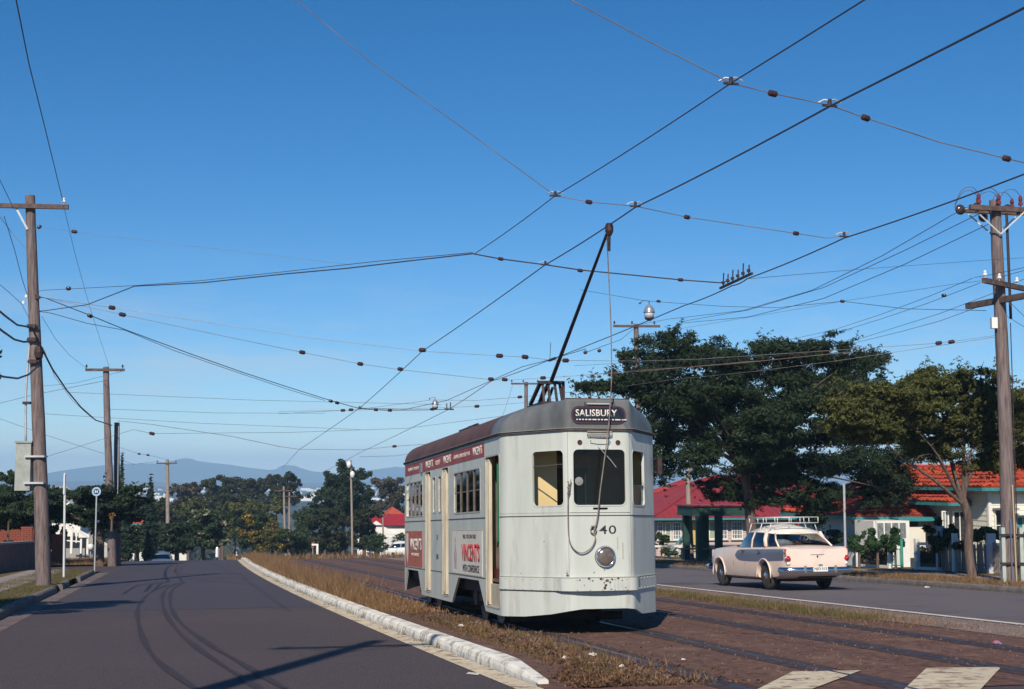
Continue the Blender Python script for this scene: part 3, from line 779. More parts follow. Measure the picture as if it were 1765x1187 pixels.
MB().lathe([(.0001, 0), (.07, 0), (.07, .03), (.02, .05), (.0001, .05)], 16, Matrix.Translation((-.18, .3, 1.74))).tube([(-.18, .3, 1.78), (-.08, .25, 1.82)], .015, 6).build('controller_handle', chrome, tram)
MB().lathe([(.0001, 0), (.055, 0), (.06, .02), (.0001, .03)], 16, basis((1, 0, 0), (0, 0, 1), (-.27, .12, 2.14))).build('gauge', mat('gauge_face', (.35, .45, .62), rough=.2), tram)
MB().box((-.55, 1.35, 1.2), (.02, .5, .95)).build('cab_side_panel', bulk, tram)
s0 = None
for k in range(10):
    y = 3.6 + .72*k
    if 5.2 < y < 7.9: continue
    for x in (-.62, .62):
        if s0 is None:
            s0 = MB().box((0, 0, .42), (.85, .42, .08)).box((0, .2, .72), (.85, .06, .5)).box((0, 0, .2), (.7, .3, .38)).build('seat', mat('seat_leather', (.05, .09, .05), rough=.5), tram); s0.location = (x, y, .74)
        else: share(s0, 'seat', tram, (x, y, .74))
# folded door leaves, steps, handrail
dl = None
for y, zc in ((1.98, 1.45), (5.75, 1.45), (7.56, 1.45)):
    w_ = .19 if y < 3 else .26
    mb = MB().box((0, 0, 0), (.05, w_, 2.18)).box((-.028, -.02, 0), (.008, .02, 2.1)).box((-.028, w_*.32, 0), (.008, .012, 2.1))
    mb.build('door_leaf', creamd, tram).location = (-1.15, y+(.07 if y < 3 else 0), zc)
MB().box((-1.0, 1.66, .50), (.3, .88, .34)).build('step', creamd, tram)
MB().box((-.93, 1.66, .79), (.3, .88, .20)).build('upper_step', mat('step_red', (.10, .018, .016), rough=.6), tram)
MB().tube([(-1.13, 1.52, 2.45), (-1.13, 1.52, 1.30), (-1.12, 1.62, 1.22)], .015, 8).build('handrail', greenp, tram)
MB().box((-.6, 1.9, 1.2), (.4, .05, .7)).build('door_partition', inside, tram)
# adverts
def side_text(s, h, wd, m, y, z, off=0.0, name='lettering', par=None, x=-1.1885, ext=.002):
    return text(s, h, wd, m, name, par or tram, basis((0, -1, 0), (0, 0, 1), (x, y, z)), off=off, ext=ext)
adf = MB().box((-1.1835, 3.68, 1.11), (.006, 2.52, .70)).build('advert_panel', whad, tram, label='cream advert panel with red and black lettering')
MB().box((-1.182, 3.68, 1.466), (.01, 2.56, .012)).box((-1.182, 3.68, .752), (.01, 2.56, .012)).build('advert_border', silver_s, adf)
side_text("VINCENT'S", .29, 1.48, inkr, 3.33, 1.115, .03, par=adf)
side_text('FEEL, YOU CAN TAKE', .072, 1.05, inkk, 3.42, 1.365, .012, par=adf)
side_text('WITH CONFIDENCE', .115, 1.34, inkk, 3.32, .86, .012, par=adf)
# the picture on the advert: a plain generic standing figure in dress shape
MB().prism([(.10, -.28), (.16, -.05), (.09, .06), (.05, .14), (-.03, .14), (-.08, .04), (-.16, -.08), (-.08, -.28)], 0, .0025, basis((0, -1, 0), (0, 0, 1), (-1.1868, 4.62, 1.11))).build('advert_figure', mat('advert_figure', (.35, .32, .38), (.5, .42, .38), scale=12, rough=.7), adf)
MB().prism(circ(0, 0, .05, 12), 0, .0025, basis((0, -1, 0), (0, 0, 1), (-1.1868, 4.63, 1.31))).build('advert_figure_head', mat('advert_head', (.45, .30, .24), rough=.7), adf)
adr = MB().box((-1.1835, 9.12, 1.11), (.006, 2.10, .70)).build('advert_panel', redad2, tram, label='red advert panel with pale lettering')
MB().box((-1.182, 9.12, 1.466), (.01, 2.14, .014)).box((-1.182, 9.12, .752), (.01, 2.14, .014)).build('advert_border', silver_s, adr)
side_text("VINCENT'S", .25, 1.40, inkw, 8.86, 1.20, .03, par=adr)
side_text('WITH CONFIDENCE', .06, .95, inkw, 8.90, 1.00, .012, par=adr)
MB().prism([(-.14, .30), (.14, .30), (.14, -.10), (.04, -.30), (-.14, -.02)], 0, .0025, basis((0, -1, 0), (0, 0, 1), (-1.1868, 9.95, 1.12))).build('advert_blade', whad, adr)
ban = MB().box((-1.1835, 6.24, 2.705), (.006, 8.00, .215)).build('banner', redad, tram, label='long red advert banner under the gutter')
side_text("VINCENT'S", .145, .74, inkw, 2.74, 2.71, .03, par=ban)
side_text('GENUINE, QUICK RELIEF FOR', .075, 1.42, inkw, 4.05, 2.70, .015, par=ban)
side_text("VINCENT'S", .145, .74, inkw, 5.38, 2.71, .03, par=ban)
side_text('RELIEF', .08, .50, inkw, 6.32, 2.70, .015, par=ban)
side_text("VINCENT'S", .145, .80, inkw, 7.25, 2.71, .03, par=ban)
side_text('FOR HEADACHE, PAIN, ALL FOR', .075, 1.35, inkw, 9.15, 2.70, .015, par=ban)
MB().box((-1.20, 8.12, 2.68), (.03, .16, .18)).build('side_lamp', mat('side_lamp', (.16, .17, .2), rough=.3), tram)
for t_, z, h in (('B', 1.35, .10), ('540', 1.0, .10)): side_text(t_, h, .09 if t_ == 'B' else .24, inkk, 6.43, z, .01, x=-1.1815)
# fleet number
text('540', .120, .375, inkk, 'fleet_number', tram, basis((1, 0, 0), (0, 0, 1), (.045, -.002, 1.46)), off=.006, spacing=1.1)
# headlight
HB = basis((1, 0, 0), (0, 0, 1), (.065, -.002, 1.085)) @ Matrix.Scale(.92, 4)
MB().lathe([(.158, 0), (.160, .03), (.148, .055), (.132, .060), (.126, .048)], 28, HB).build('headlight_rim', chrome, tram, smooth=True)
MB().lathe([(.128, .045), (.11, .058), (.07, .070), (.0001, .076)], 28, HB).build('headlight_lens', lensm, tram, smooth=True)
MB().lathe([(.165, -.001), (.165, .012), (.15, .012)], 28, HB).build('headlight_seal', seam, tram)
for x, z0, z1 in ((.245, 1.20, 1.36), (.32, 1.06, 1.28)): MB().tube([(x, -.010, z0), (x, -.014, z1)], .006, 6).build('rope_guide', silver_s, tram)
# mirror on the far side
pt, n = nrm(CUM[6]-.05)
MB().box((1.23, 1.02, 2.40), (.07, .10, .25)).build('wing_mirror', iron, tram)
MB().tube([(1.17, 1.05, 2.5), (1.23, 1.03, 2.5)], .01, 6).tube([(1.17, 1.05, 2.3), (1.23, 1.03, 2.3)], .01, 6).build('mirror_bracket', iron, tram)
# roof brown edge along the dome top
MB().tube([(-.47, .03, 3.298), (.47, .03, 3.298)], .012, 6).build('dome_edge', rust, tram)
# trucks
MB().box((0, 5.75, .60), (2.1, 9.3, .22)).box((0, 5.75, .40), (.5, 9.0, .45)).box((0, 3.6, .46), (1.28, 2.7, .48)).box((0, 9.2, .46), (1.28, 2.3, .48)).box((0, 3.4, .42), (1.1, 1.9, .3)).box((0, 9.2, .42), (1.1, 1.7, .3)).box((0, .5, .50), (.8, .9, .18)).build('underframe_and_dark_fill', black, tram)  # underframe, plus black boxes added to darken the inside of the wheel arches
wl = None
for y in (2.95, 4.15, 8.5, 9.7):
    for s in (-1, 1):
        if wl is None:
            wl = MB().lathe([(.0001, -.07), (.10, -.07), (.10, -.05), (.26, -.04), (.34, -.06), (.36, -.06), (.335, .03), (.25, .02), (.1, .04), (.0001, .04)], 24, basis((0, 1, 0), (0, 0, 1), (0, 0, 0))).build('wheel', mat('wheel_iron', (.11, .07, .055), (.2, .14, .11), scale=5, rough=.5, metal=.5), tram)
            wl.location = (s*.72, y, .335)
        else: share(wl, 'wheel', tram, (s*.72, y, .335), (0, 0, 0 if s < 0 else math.pi))
MB().box((-.86, 3.55, .38), (.09, 1.9, .12)).box((-.88, 2.95, .36), (.12, .2, .24)).box((-.88, 4.15, .36), (.12, .2, .24)).box((-.86, 9.1, .38), (.09, 1.7, .12)).box((-.88, 8.5, .36), (.12, .2, .24)).box((-.88, 9.7, .36), (.12, .2, .24)).build('truck_frame', mat('truck_iron', (.07, .05, .045), (.13, .095, .08), scale=6, rough=.7), tram)
MB().box((-.15, 1.3, .20), (1.7, .04, .12)).build('lifeguard', black, tram)
# trolley bases and pole
def trolley_base(y, up, nm):
    b = thing_part(nm, (0, y, 3.35))
    return b
def trolley(y, s, parts):
    mb = MB()
    for x in (-.14, .14): mb.box((x, y, 3.385), (.06, 1.1, .05))
    for yy in (-.5, 0, .5): mb.box((0, y+yy, 3.40), (.6, .05, .04))
    base = mb.build('trolley_base', iron, tram)
    if parts:
        m2 = MB()
        for x in (-.15, -.05, .07, .16):
            m2.bar((x, y-.05, 3.42), (x*.9, y+.10, 3.80), .035, .035)
        for x in (-.16, -.02): m2.bar((x, y+.85, 3.50), (x, y+.15, 3.80), .05, .05); m2.bar((x+.05, y+.55, 3.44), (x+.05, y+.10, 3.72), .035, .035)
        m2.box((0, y+.08, 3.80), (.42, .08, .05)).box((0, y+.42, 3.46), (.40, 1.0, .05)).box((.18, y, 3.6), (.04, .05, .42))
        m2.build('spring_frame', iron, base)
    else:
        MB().box((0, y, 3.50), (.34, 1.25, .04)).box((-.12, y-.45, 3.44), (.05, .05, .1)).box((.12, y+.45, 3.44), (.05, .05, .1)).box((-.12, y+.45, 3.44), (.05, .05, .1)).tube([(0, y-.6, 3.48), (0, y-.5, 3.56), (0, y+.5, 3.56)], .03, 6).build('spring_frame', iron, base)
trolley(2.55, -1, True); trolley(8.95, 1, False)
bpy.context.view_layer.update()
TM = tram.matrix_world.copy(); TI = TM.inverted()
tipw = SP(1050, 392, 18.75)
tip = TI @ tipw
pb = Vector((0, 2.62, 3.82))
MB().tube([pb, pb.lerp(tip, .5), tip - (tip-pb).normalized()*.12], [.034, .028, .021], 8).build('trolley_pole', iron, tram)
th = MB().lathe([(.0001, -.09), (.035, -.08), (.06, -.02), (.06, .05), (.04, .09), (.0001, .1)], 12, Matrix.Translation(tip - Vector((0, 0, .03)))).build('trolley_head', insul, tram)
MB().tube([(tip.x, tip.y, tip.z-.10), (tip.x, tip.y+.02, tip.z-.2), (tip.x+.01, tip.y+.06, tip.z-.32)], .022, 6).build('trolley_harp', iron, th)
# rope from the pole head down past the dome, over the windscreen to the cleat, and its slack loop
def TF(u, v, y):  # point in the tram frame at station y on the ray
    r = ray(u, v); r0 = TI @ Vector((0, 0, EYE)); rd = (TI.to_3x3() @ r); t = (y - r0.y)/rd.y
    return r0 + rd*t
att = TI @ SP(1046, 408, 18.8)
rp = [att]
for u, v, y in ((1049, 470, -.42), (1053, 560, -.36), (1054, 650, -.28), (1052, 690, -.15), (1049, 735, -.12), (1044, 775, -.11), (1038, 820, -.09), (1034, 850, -.08), (1030, 890, -.07), (1024, 915, -.06)):
    rp.append(TF(u, v, y))
MB().tube(smooth_path(rp, 3), .0085, 6).build('trolley_rope', rope_m, tram)
rp = [TF(u, v, y) for u, v, y in ((1024, 915, -.05), (1026, 930, -.04), (1018, 945, -.04), (1003, 953, -.035), (989, 946, -.03), (981, 928, -.03), (979, 895, -.03), (979, 850, -.035), (980, 832, -.035))]
MB().tube(smooth_path(rp, 4), .009, 6).build('rope_loop', rope_m, tram)
mb = MB()
for k in range(5):
    P = TF(979+(k % 2)*2, 830+k*5, -.05); mb.lathe([(.0001, -.012), (.016, -.008), (.016, .008), (.0001, .012)], 8, Matrix.Translation(P))
mb.tube([TF(981, 850, -.04), TF(984, 826, -.05)], .007, 6)
mb.build('rope_knot', rope_m, tram)
pts = [TF(1023 + 5*math.cos(a), 913 + 7*math.sin(a), -.03) for a in [k*.8 for k in range(9)]]
MB().tube(pts, .009, 6).build('rope_coil', rope_m, tram)

# ============================================================ CAR
def build_car(label, loc, rz, cols, detail=True):
    body_m, flash_m, roof_m = cols
    t = thing('car', label, 'car', loc, (-math.atan(.038), 0, rz))
    # local frame: +y forward, origin on the ground under the rear axle
    st = [  # y, half width at sill / belt, belt z, deck z (centre), bottom z
        (-1.12, .66, .70, .70, .72, .52), (-1.10, .74, .77, .96, .95, .40), (-1.02, .78, .79, 1.00, .985, .36), (-.80, .80, .80, 1.005, 1.02, .30), (-.45, .82, .81, 1.00, 1.04, .26),
        (0, .835, .82, .99, 1.05, .24), (.5, .845, .83, .98, 1.04, .24), (1.2, .85, .84, .97, 1.0, .24), (1.9, .85, .84, .965, .99, .24), (2.3, .84, .82, .97, 1.02, .24),
        (2.67, .83, .80, .96, 1.01, .26), (3.1, .80, .77, .93, .97, .30), (3.32, .76, .72, .86, .88, .34), (3.42, .66, .62, .66, .66, .44)]
    rows = []
    for y, ws, wb, zb, zd, z0 in st:
        half = [(0, z0), (ws*.80, z0), (ws*.955, z0+.05), (ws, z0+.18 if zb-z0 > .3 else z0+.05), (ws+.006, z0+(zb-z0)*.55), (wb+.004, z0+(zb-z0)*.86), (wb-.012, zb-.02), (wb-.045, zb), (wb-.13, zb+(zd-zb)*.25-.002), (wb*.5, zd-.008), (0, zd)]
        rows.append([(-x, y, z) for x, z in half] + [(x, y, z) for x, z in half[::-1][1:]])
    mb = MB().grid(rows); m0 = len(rows[0])
    mb.f.append(tuple(range(m0))); mb.f.append(tuple(len(mb.v)-m0+i for i in range(m0))[::-1])
    me = bpy.data.meshes.new('b'); me.from_pydata(mb.v, [], mb.f)
    bm = bmesh.new(); bm.from_mesh(me); bmesh.ops.remove_doubles(bm, verts=bm.verts, dist=1e-4); bmesh.ops.recalc_face_normals(bm, faces=bm.faces); bm.to_mesh(me); bm.free()
    bo = bpy.data.objects.new('b', me); C.objects.link(bo)
    cut = MB()
    for y in (0.0, 2.67): cut.lathe([(.0001, -1), (.365, -1), (.365, 1), (.0001, 1)], 28, basis((0, 1, 0), (0, 0, 1), (0, y, .335)))
    cme = bpy.data.meshes.new('c'); cme.from_pydata(cut.v, [], cut.f)
    bm = bmesh.new(); bm.from_mesh(cme); bmesh.ops.remove_doubles(bm, verts=bm.verts, dist=1e-5); bmesh.ops.recalc_face_normals(bm, faces=bm.faces); bm.to_mesh(cme); bm.free()
    co = bpy.data.objects.new('c', cme); C.objects.link(co)
    md = bo.modifiers.new('x', 'BOOLEAN'); md.object = co; md.operation = 'DIFFERENCE'; md.solver = 'EXACT'
    dg = bpy.context.evaluated_depsgraph_get(); dg.update()
    res = bpy.data.meshes.new_from_object(bo.evaluated_get(dg)); bpy.data.objects.remove(bo); bpy.data.objects.remove(co)
    res.materials.clear()
    body = link('body', res, body_m, t, angle=38)
    # greenhouse
    low = [(-.68, -.52, 1.01), (-.765, -.02, 1.00), (-.77, .82, .985), (-.77, 1.50, .985), (-.60, 1.84, 1.00)]
    roofp = [(-.54, -.06, 1.31), (-.68, .10, 1.335), (-.69, .70, 1.35), (-.665, 1.16, 1.335), (-.54, 1.38, 1.32)]
    rws = []
    for r_, cz in ((low, .0), ([tuple(Vector(a).lerp(Vector(b), .5) + Vector((-.03, 0, 0))) for a, b in zip(low, roofp)], 0), (roofp, 0)):
        rws.append([Vector(p) for p in r_] + [Vector((-p[0], p[1], p[2])) for p in r_[::-1]] + [Vector(r_[0])])
    MB().grid(rws).build('glasshouse', car_glass, t, angle=40)
    rr = []
    for k in range(7):
        f = k/6; row = []
        L = [Vector(p) for p in roofp]
        for p in L: row.append(Vector((p.x*(1-f) + (-p.x)*f, p.y, p.z + .195*math.sin(math.pi*f)**.6*max(0, 1 - ((p.y-.68)/.745)**2)**.45)))
        rr.append(row)
    MB().grid(rr).build('roof', roof_m, t, smooth=True)
    eave = [Vector(p) for p in roofp]; eave = eave + [Vector((-p.x, p.y, p.z)) for p in eave[::-1]] + [eave[0]]
    MB().tube(eave, .022, 6).build('roof_rail', roof_m, t, smooth=True)
    for s in (1, -1):
        for i, wd in ((0, .045), (1, .11), (4, .03)):
            a, b = Vector(low[i]), Vector(roofp[i]); a.x *= s; b.x *= s; m = a.lerp(b, .5) + Vector((-.03*s, 0, 0)); MB().tube([a, m, b], wd*.5, 8).build('pillar', body_m, t, smooth=True)
        a, b = Vector((-.775*s, .78, .985)), Vector((-.69*s, .72, 1.35)); MB().tube([a, a.lerp(b, .5)+Vector((-.03*s, 0, 0)), b], .022, 6).build('door_pillar', body_m, t)
        # side colour flash
        P = [(-1.05, .945), (-.9, .95), (0, .95), (1.3, .935), (1.5, .92), (1.62, .86), (1.62, .78), (1.55, .70), (1.35, .655), (.6, .645), (-.2, .66), (-.95, .675), (-1.06, .72)]
        rowa = []
        n = 24; poly = []
        def wy(y):  # body half width at y
            ys = [a_[0] for a_ in st]; ws = [a_[1] for a_ in st]; return float(np.interp(y, ys, ws))
        top = lambda y: float(np.interp(y, [-1.07, -.9, 1.3, 1.45, 1.56, 1.62], [.95, .955, .93, .915, .88, .80]))
        bot = lambda y: float(np.interp(y, [-1.07, -.2, .6, 1.3, 1.5, 1.62], [.70, .665, .65, .66, .70, .78]))
        grid = []
        for i in range(25):
            y = -1.05 + 2.67*i/24; row = []
            for j in range(7):
                z = bot(y) + (top(y)-bot(y))*j/6
                # section x at height z, interpolated like the loft
                def secx(y, z):
                    ys = [a_[0] for a_ in st]; f = lambda k: float(np.interp(y, ys, [a_[k] for a_ in st]))
                    ws, wb, zb, z0 = f(1), f(2), f(3), f(5)
                    zz = [z0+.05, z0+.18, z0+(zb-z0)*.55, z0+(zb-z0)*.86, zb-.02, zb]; xx_ = [ws*.955, ws, ws+.006, wb+.004, wb-.012, wb-.045]
                    return float(np.interp(z, zz, xx_))
                row.append((-s*(secx(y, z)+.005), y, z))
            grid.append(row)
        MB().grid(grid).build('side_flash', flash_m, t, smooth=True)
        for y in (.20, 1.12):
            MB().box((-s*.865, y, .90), (.03, .13, .022)).build('door_handle', chrome, t)
        for y in (1.02, 1.72, .14):
            MB().tube([(-s*(secx(y, .30)+.004), y, .30), (-s*(secx(y, .6)+.004), y, .6), (-s*(secx(y, .64)+.004), y, .64)], .004, 4).build('door_gap', seam, t)
        # tail lamps: amber fin lamp, red round lamp, white lamp
        M = lambda z, dx=0: basis((1, 0, 0), (0, 0, 1), (-s*(.735+dx), -1.06, z))
        MB().lathe([(.072, 0), (.072, .05), (.055, .06)], 18, M(.735)).build('lamp_bezel', chrome, t)
        MB().lathe([(.064, .04), (.052, .085), (.0001, .11)], 18, M(.735)).build('tail_lamp', taillens, t, smooth=True)
        MB().box((-s*.755, -1.05, .875), (.06, .09, .17)).build('indicator_lamp', amber, t)
        MB().lathe([(.045, 0), (.042, .06), (.0001, .08)], 14, M(.625, -.01)).build('reversing_lamp', porc, t, smooth=True)
        for y in (0.0, 2.67):
            wh = MB().lathe([(.20, -.085), (.29, -.085), (.325, -.06), (.335, -.03), (.335, .03), (.325, .06), (.29, .085), (.20, .085)], 28, basis((0, 1, 0), (0, 0, 1), (-s*.70, y, .335))).build('tyre', tyre_m, t, smooth=True)
            MB().lathe([(.0001, .075), (.09, .075), (.13, .06), (.19, .055), (.205, .075), (.205, -.07), (.0001, -.07)], 24, basis((0, -s, 0), (0, 0, 1), (-s*.70, y, .335))).build('rim', body_m, wh, smooth=True)
            MB().lathe([(.0001, .11), (.06, .105), (.10, .08), (.10, .07), (.0001, .07)], 20, basis((0, -s, 0), (0, 0, 1), (-s*.70, y, .335))).build('hubcap', chrome, wh, smooth=True)
            pts = [(-s*.845, y+.385*math.cos(a), .335+.385*math.sin(a)) for a in [R(-8+196*k/14) for k in range(15)]]
            MB().tube(pts, .018, 6).build('arch_lip', body_m, t, smooth=True)
    # bumpers, plate
    for y, sg in ((-1.20, -1), (3.50, 1)):
        pts = [(-.88, y-sg*.30, .475), (-.86, y-sg*.10, .475), (-.78, y, .475), (-.35, y+sg*.03, .475), (.35, y+sg*.03, .475), (.78, y, .475), (.86, y-sg*.10, .475), (.88, y-sg*.30, .475)]
        rws = []
        for i, p in enumerate(pts):
            d = (Vector(pts[min(i+1, 7)])-Vector(pts[max(i-1, 0)])).normalized(); n = Vector((d.y, -d.x, 0))*(1 if sg < 0 else -1)
            P = Vector(p); rws.append([P - n*.02 + Vector((0, 0, -.075)), P + n*.012 + Vector((0, 0, -.05)), P + n*.03, P + n*.012 + Vector((0, 0, .05)), P - n*.02 + Vector((0, 0, .07))])
        MB().grid(rws).build('bumper', chrome, t, smooth=True)
        for x in (-.38, .38): MB().bar((x, y+sg*.04, .42), (x, y+sg*.04, .58), .05, .05).build('overrider', chrome, t)
    pl = MB().box((0, -1.255, .50), (.36, .01, .115)).build('number_plate', mat('plate_white', (.75, .75, .70), rough=.5), t)
    if detail: text('NJO·313', .075, .31, inkk, 'plate_lettering', pl, basis((1, 0, 0), (0, 0, 1), (0, -1.2602, .50)), off=.02)
    MB().box((0, -1.24, .585), (.10, .05, .05)).build('plate_lamp', chrome, t)
    MB().box((0, -1.125, .83), (.34, .006, .008)).build('boot_script', galv, t)
    MB().prism([(-.02, .03), (.02, .03), (.02, 0), (0, -.03), (-.02, 0)], 0, .006, basis((1, 0, 0), (0, 0, 1), (0, -1.118, .775))).build('boot_badge', inkk, t)
    MB().tube([(-.60, -1.112, .695), (.60, -1.112, .695)], .003, 4).build('boot_gap', seam, t)
    # inside
    MB().box((0, .45, .78), (1.3, .16, .6)).box((0, 1.35, .80), (1.3, .14, .62)).box((0, -.15, .985), (1.25, .6, .03)).box((0, 1.95, 1.0), (1.2, .25, .06)).build('seats', mat('car_inside', (.05, .05, .07), (.11, .1, .11), rough=.8), t)
    MB().tube([(-.15+.17*math.cos(a), 1.75, 1.03+.17*math.sin(a)) for a in [k*.524 for k in range(13)]][0:13], .012, 6).build('steering_wheel', inkk, t)
    # roof rack
    rk = MB(); yy = (.10, .62, 1.22)
    for x in (-.56, .56):
        rk.tube([(x, -.10, 1.555), (x, 1.35, 1.555)], .013, 6).tube([(x, -.10, 1.69), (x, 1.35, 1.69)], .013, 6)
        for y in (-.10, .38, .86, 1.35): rk.tube([(x, y, 1.555), (x, y, 1.69)], .011, 6)
        for y in yy: rk.tube([(x, y, 1.555), (x*1.06, y, 1.46), (x*1.12, y, 1.36)], .012, 6)
    for y in (-.10, .26, .62, .98, 1.35): rk.tube([(-.56, y, 1.555), (.56, y, 1.555)], .012, 6)
    for y in (-.10, 1.35):
        rk.tube([(-.56, y, 1.69), (.56, y, 1.69)], .013, 6)
        for x in (-.19, .19): rk.tube([(x, y, 1.555), (x, y, 1.69)], .011, 6)
    rk.build('roof_rack', mat('rack_paint', (.62, .64, .64), rough=.4, metal=.2), t, smooth=True)
    MB().box((0, 1.2, .24), (1.0, 3.4, .08)).box((.1, -.75, .34), (.9, .3, .10)).build('chassis', black, t)
    return t
car_glass = glassmat('car_glass', (.42, .47, .52), .07)
taillens = mat('tail_lens', (.45, .012, .012), rough=.1, coat=.5)
amber = mat('amber_lens', (.60, .13, .02), rough=.15)
tyre_m = mat('tyre', (.028, .024, .024), (.06, .05, .045), scale=6, rough=.85)
pinkcar = mat('car_pink', (.80, .645, .545), (.76, .60, .51), scale=1.5, rough=.30, coat=.5)
flashm = mat('car_blue_grey', (.115, .13, .18), rough=.3, coat=.5)
creamroof = mat('car_cream', (.76, .72, .62), rough=.3, coat=.4)
rl, rrr = G(1330, 1016), G(1427, 1017)
cc = gp(13.55, 31.8, .012)
mid = (G(1326, 1015) + G(1426, 1017))/2
q_, p_ = QP(mid.x, mid.y); cc = gp(q_, p_+.05, .012); print('car q,p', q_, p_)
car = build_car('pale pink sedan with blue grey side flash and white roof rack driving away', cc, .2267+.03, (pinkcar, flashm, creamroof))
MB().lathe([(.0001, -.05), (.20, -.04), (.26, .03), (.12, .11), (.0001, .13)], 12).build('cloth_bundle', paper, None)
o = bpy.data.objects['cloth_bundle']; bpy.context.view_layer.update(); o.location = car.matrix_world @ Vector((-.38, -.12, 1.05)); o.scale = (1, .8, 1); tag(o, 'white cloth bundle on the rear shelf of the pink sedan', 'bundle')
o = MB().lathe([(.0001, -.03), (.12, -.02), (.15, .03), (.05, .08), (.0001, .09)], 10).build('cushion', mat('dull_red_cloth', (.3, .08, .06), rough=.9)); o.location = car.matrix_world @ Vector((.0, -.12, 1.03)); tag(o, 'dull red cushion on the rear shelf of the pink sedan', 'cushion')
white_car = mat('car_white', (.72, .74, .72), rough=.3, coat=.4); blue_car = mat('car_blue', (.09, .14, .22), rough=.3, coat=.4)
def car_copy(loc, rz, label, m, rack=False):
    c = copy_tree(car); c.location = loc; c.rotation_euler = (-.03, 0, rz); c['label'] = label
    for ch in list(c.children):
        if ch.name.startswith('roof_rack') or ch.name.startswith('number_plate'):
            for k in list(ch.children): bpy.data.objects.remove(k)
            bpy.data.objects.remove(ch); continue
        for o in [ch] + list(ch.children):
            if o.material_slots and o.material_slots[0].material in (pinkcar, flashm, creamroof):
                o.material_slots[0].link = 'OBJECT'; o.material_slots[0].material = m
    return c
# ============================================================ POLES
def pole(label, base, topz, r0, r1, lean=(0, 0), m=timber, grp='timber poles along the street', n=14, name='timber_pole', base_up=0.0):
    t = thing(name, label, 'pole', base, (0, 0, 0), grp)
    h = topz - base.z
    pts, rs = [], []
    for k in range(n+1):
        f = k/n; pts.append((lean[0]*f + .02*math.sin(f*5+base.x), lean[1]*f, -.15 + (h+.15)*f)); rs.append((r0 + (r1-r0)*f)*(1+.02*math.sin(k*2.3)))
    MB().tube(pts, rs, 14).build('shaft', m, t, angle=50)
    return t, h
def arm(t, z, L, dirv, off=(0, 0), sec=.10, m=armwood, pins=(), pinm=porc, braces=True, name='crossarm', h0=None):
    d = Vector((dirv[0], dirv[1], 0)).normalized(); n = Vector((-d.y, d.x, 0)); c = Vector((off[0], off[1], z))
    a = MB().bar(c - d*L/2, c + d*L/2, sec, sec*1.2).build(name, m, t)
    for k in pins:
        P = c + d*k*L/2
        MB().lathe([(.012, .05), (.012, .12), (.05, .12), (.055, .15), (.03, .18), (.04, .21), (.02, .24), (.0001, .25)], 10, Matrix.Translation(P)).build('pin_insulator', pinm, a)
    if braces:
        for s in (-1, 1): MB().bar(c + d*s*L*.28 - n*.07, Vector((off[0], off[1], z-.65)) - n*.07, .012, .035).build('brace', galv, a)
    return a
T2 = (CA, SA)
# big pole on the left
b1 = G(75, 1009, .12); top = W(53, 337, b1.y)
p1, h = pole('tall timber pole with a grey meter box nearest the camera on the left verge', b1, top.z, .20, .125, (top.x-b1.x, 0))
def on(b, lean, h, z, dx=0): return (lean[0]*(z/h)+dx, lean[1]*(z/h))
lean1 = (top.x-b1.x, 0)
def zof(b, v): return EYE + (HOR-v)*b.y/FPX - b.z
z = zof(b1, 353); o_ = on(b1, lean1, h, z)
arm(p1, z, 2.1, (1, .12), (o_[0]-.02, -.18), pins=(-.9, .88), braces=False)
MB().bar((o_[0]-.35, -.2, z-.02), (o_[0]-.03, -.14, z-.62), .03, .05).build('brace', galv, p1)
# cable brackets
for v in (563, 586, 624):
    z = zof(b1, v); o_ = on(b1, lean1, h, z)
    MB().box((o_[0]-.02, -.2, z), (.22, .12, .10)).tube([(o_[0]-.16, -.2, z), (o_[0]+.14, -.2, z)], .03, 6).build('cable_clamp', iron, p1)
z = zof(b1, 608); o_ = on(b1, lean1, h, z)
MB().lathe([(.0001, -.20), (.10, -.15), (.12, 0), (.10, .14), (.0001, .18)], 12, Matrix.Translation((o_[0]+.14, -.18, z))).build('cable_joint', iron, p1)
z = zof(b1, 512); o_ = on(b1, lean1, h, z); MB().box((o_[0]+.13, -.1, z), (.12, .08, .08)).tube([(o_[0]-.1, -.1, z+.12), (o_[0]+.18, -.1, z+.02)], .02, 6).build('span_bracket', iron, p1)
for v, dx in ((510, -.17), (521, -.25)):
    z = zof(b1, v); MB().lathe([(.0001, -.05), (.04, -.04), (.04, .03), (.0001, .05)], 10, Matrix.Translation((on(b1, lean1, h, z)[0]+dx, -.1, z))).build('porcelain_knob', porc, p1)
z0, z1 = zof(b1, 845), zof(b1, 764)
bx = (W(43, 800, b1.y).x - b1.x)
mb = MB(); mb.box((bx, -.02, (z0+z1)/2), (.40, .30, z1-z0)); mb.box((bx, -.02, z1+.03), (.46, .36, .05)); mb.build('meter_box', mat('box_grey_green', (.34, .37, .34), (.28, .31, .29), scale=4, rough=.6, col3=(.20, .20, .18), scale3=3), p1)
for zz in (z0+.2, z1-.35):
    MB().box((bx+.32, -.10, zz), (.52, .30, .05)).build('strap', galv, p1)
pts = [(bx+.02, -.05, z1+.03), (bx+.0, -.08, z1+.9), (bx+.0, -.08, z1+1.6), (bx+.03, -.08, z1+2.3), (on(b1, lean1, h, z1+2.7)[0]-.12, -.1, z1+2.75)]
MB().tube(smooth_path([Vector(p) for p in pts], 3), .032, 8).build('conduit', galv, p1, smooth=True)
z = zof(b1, 695); MB().box((bx+.03, -.1, z), (.20, .10, .07)).build('conduit_clamp', iron, p1)
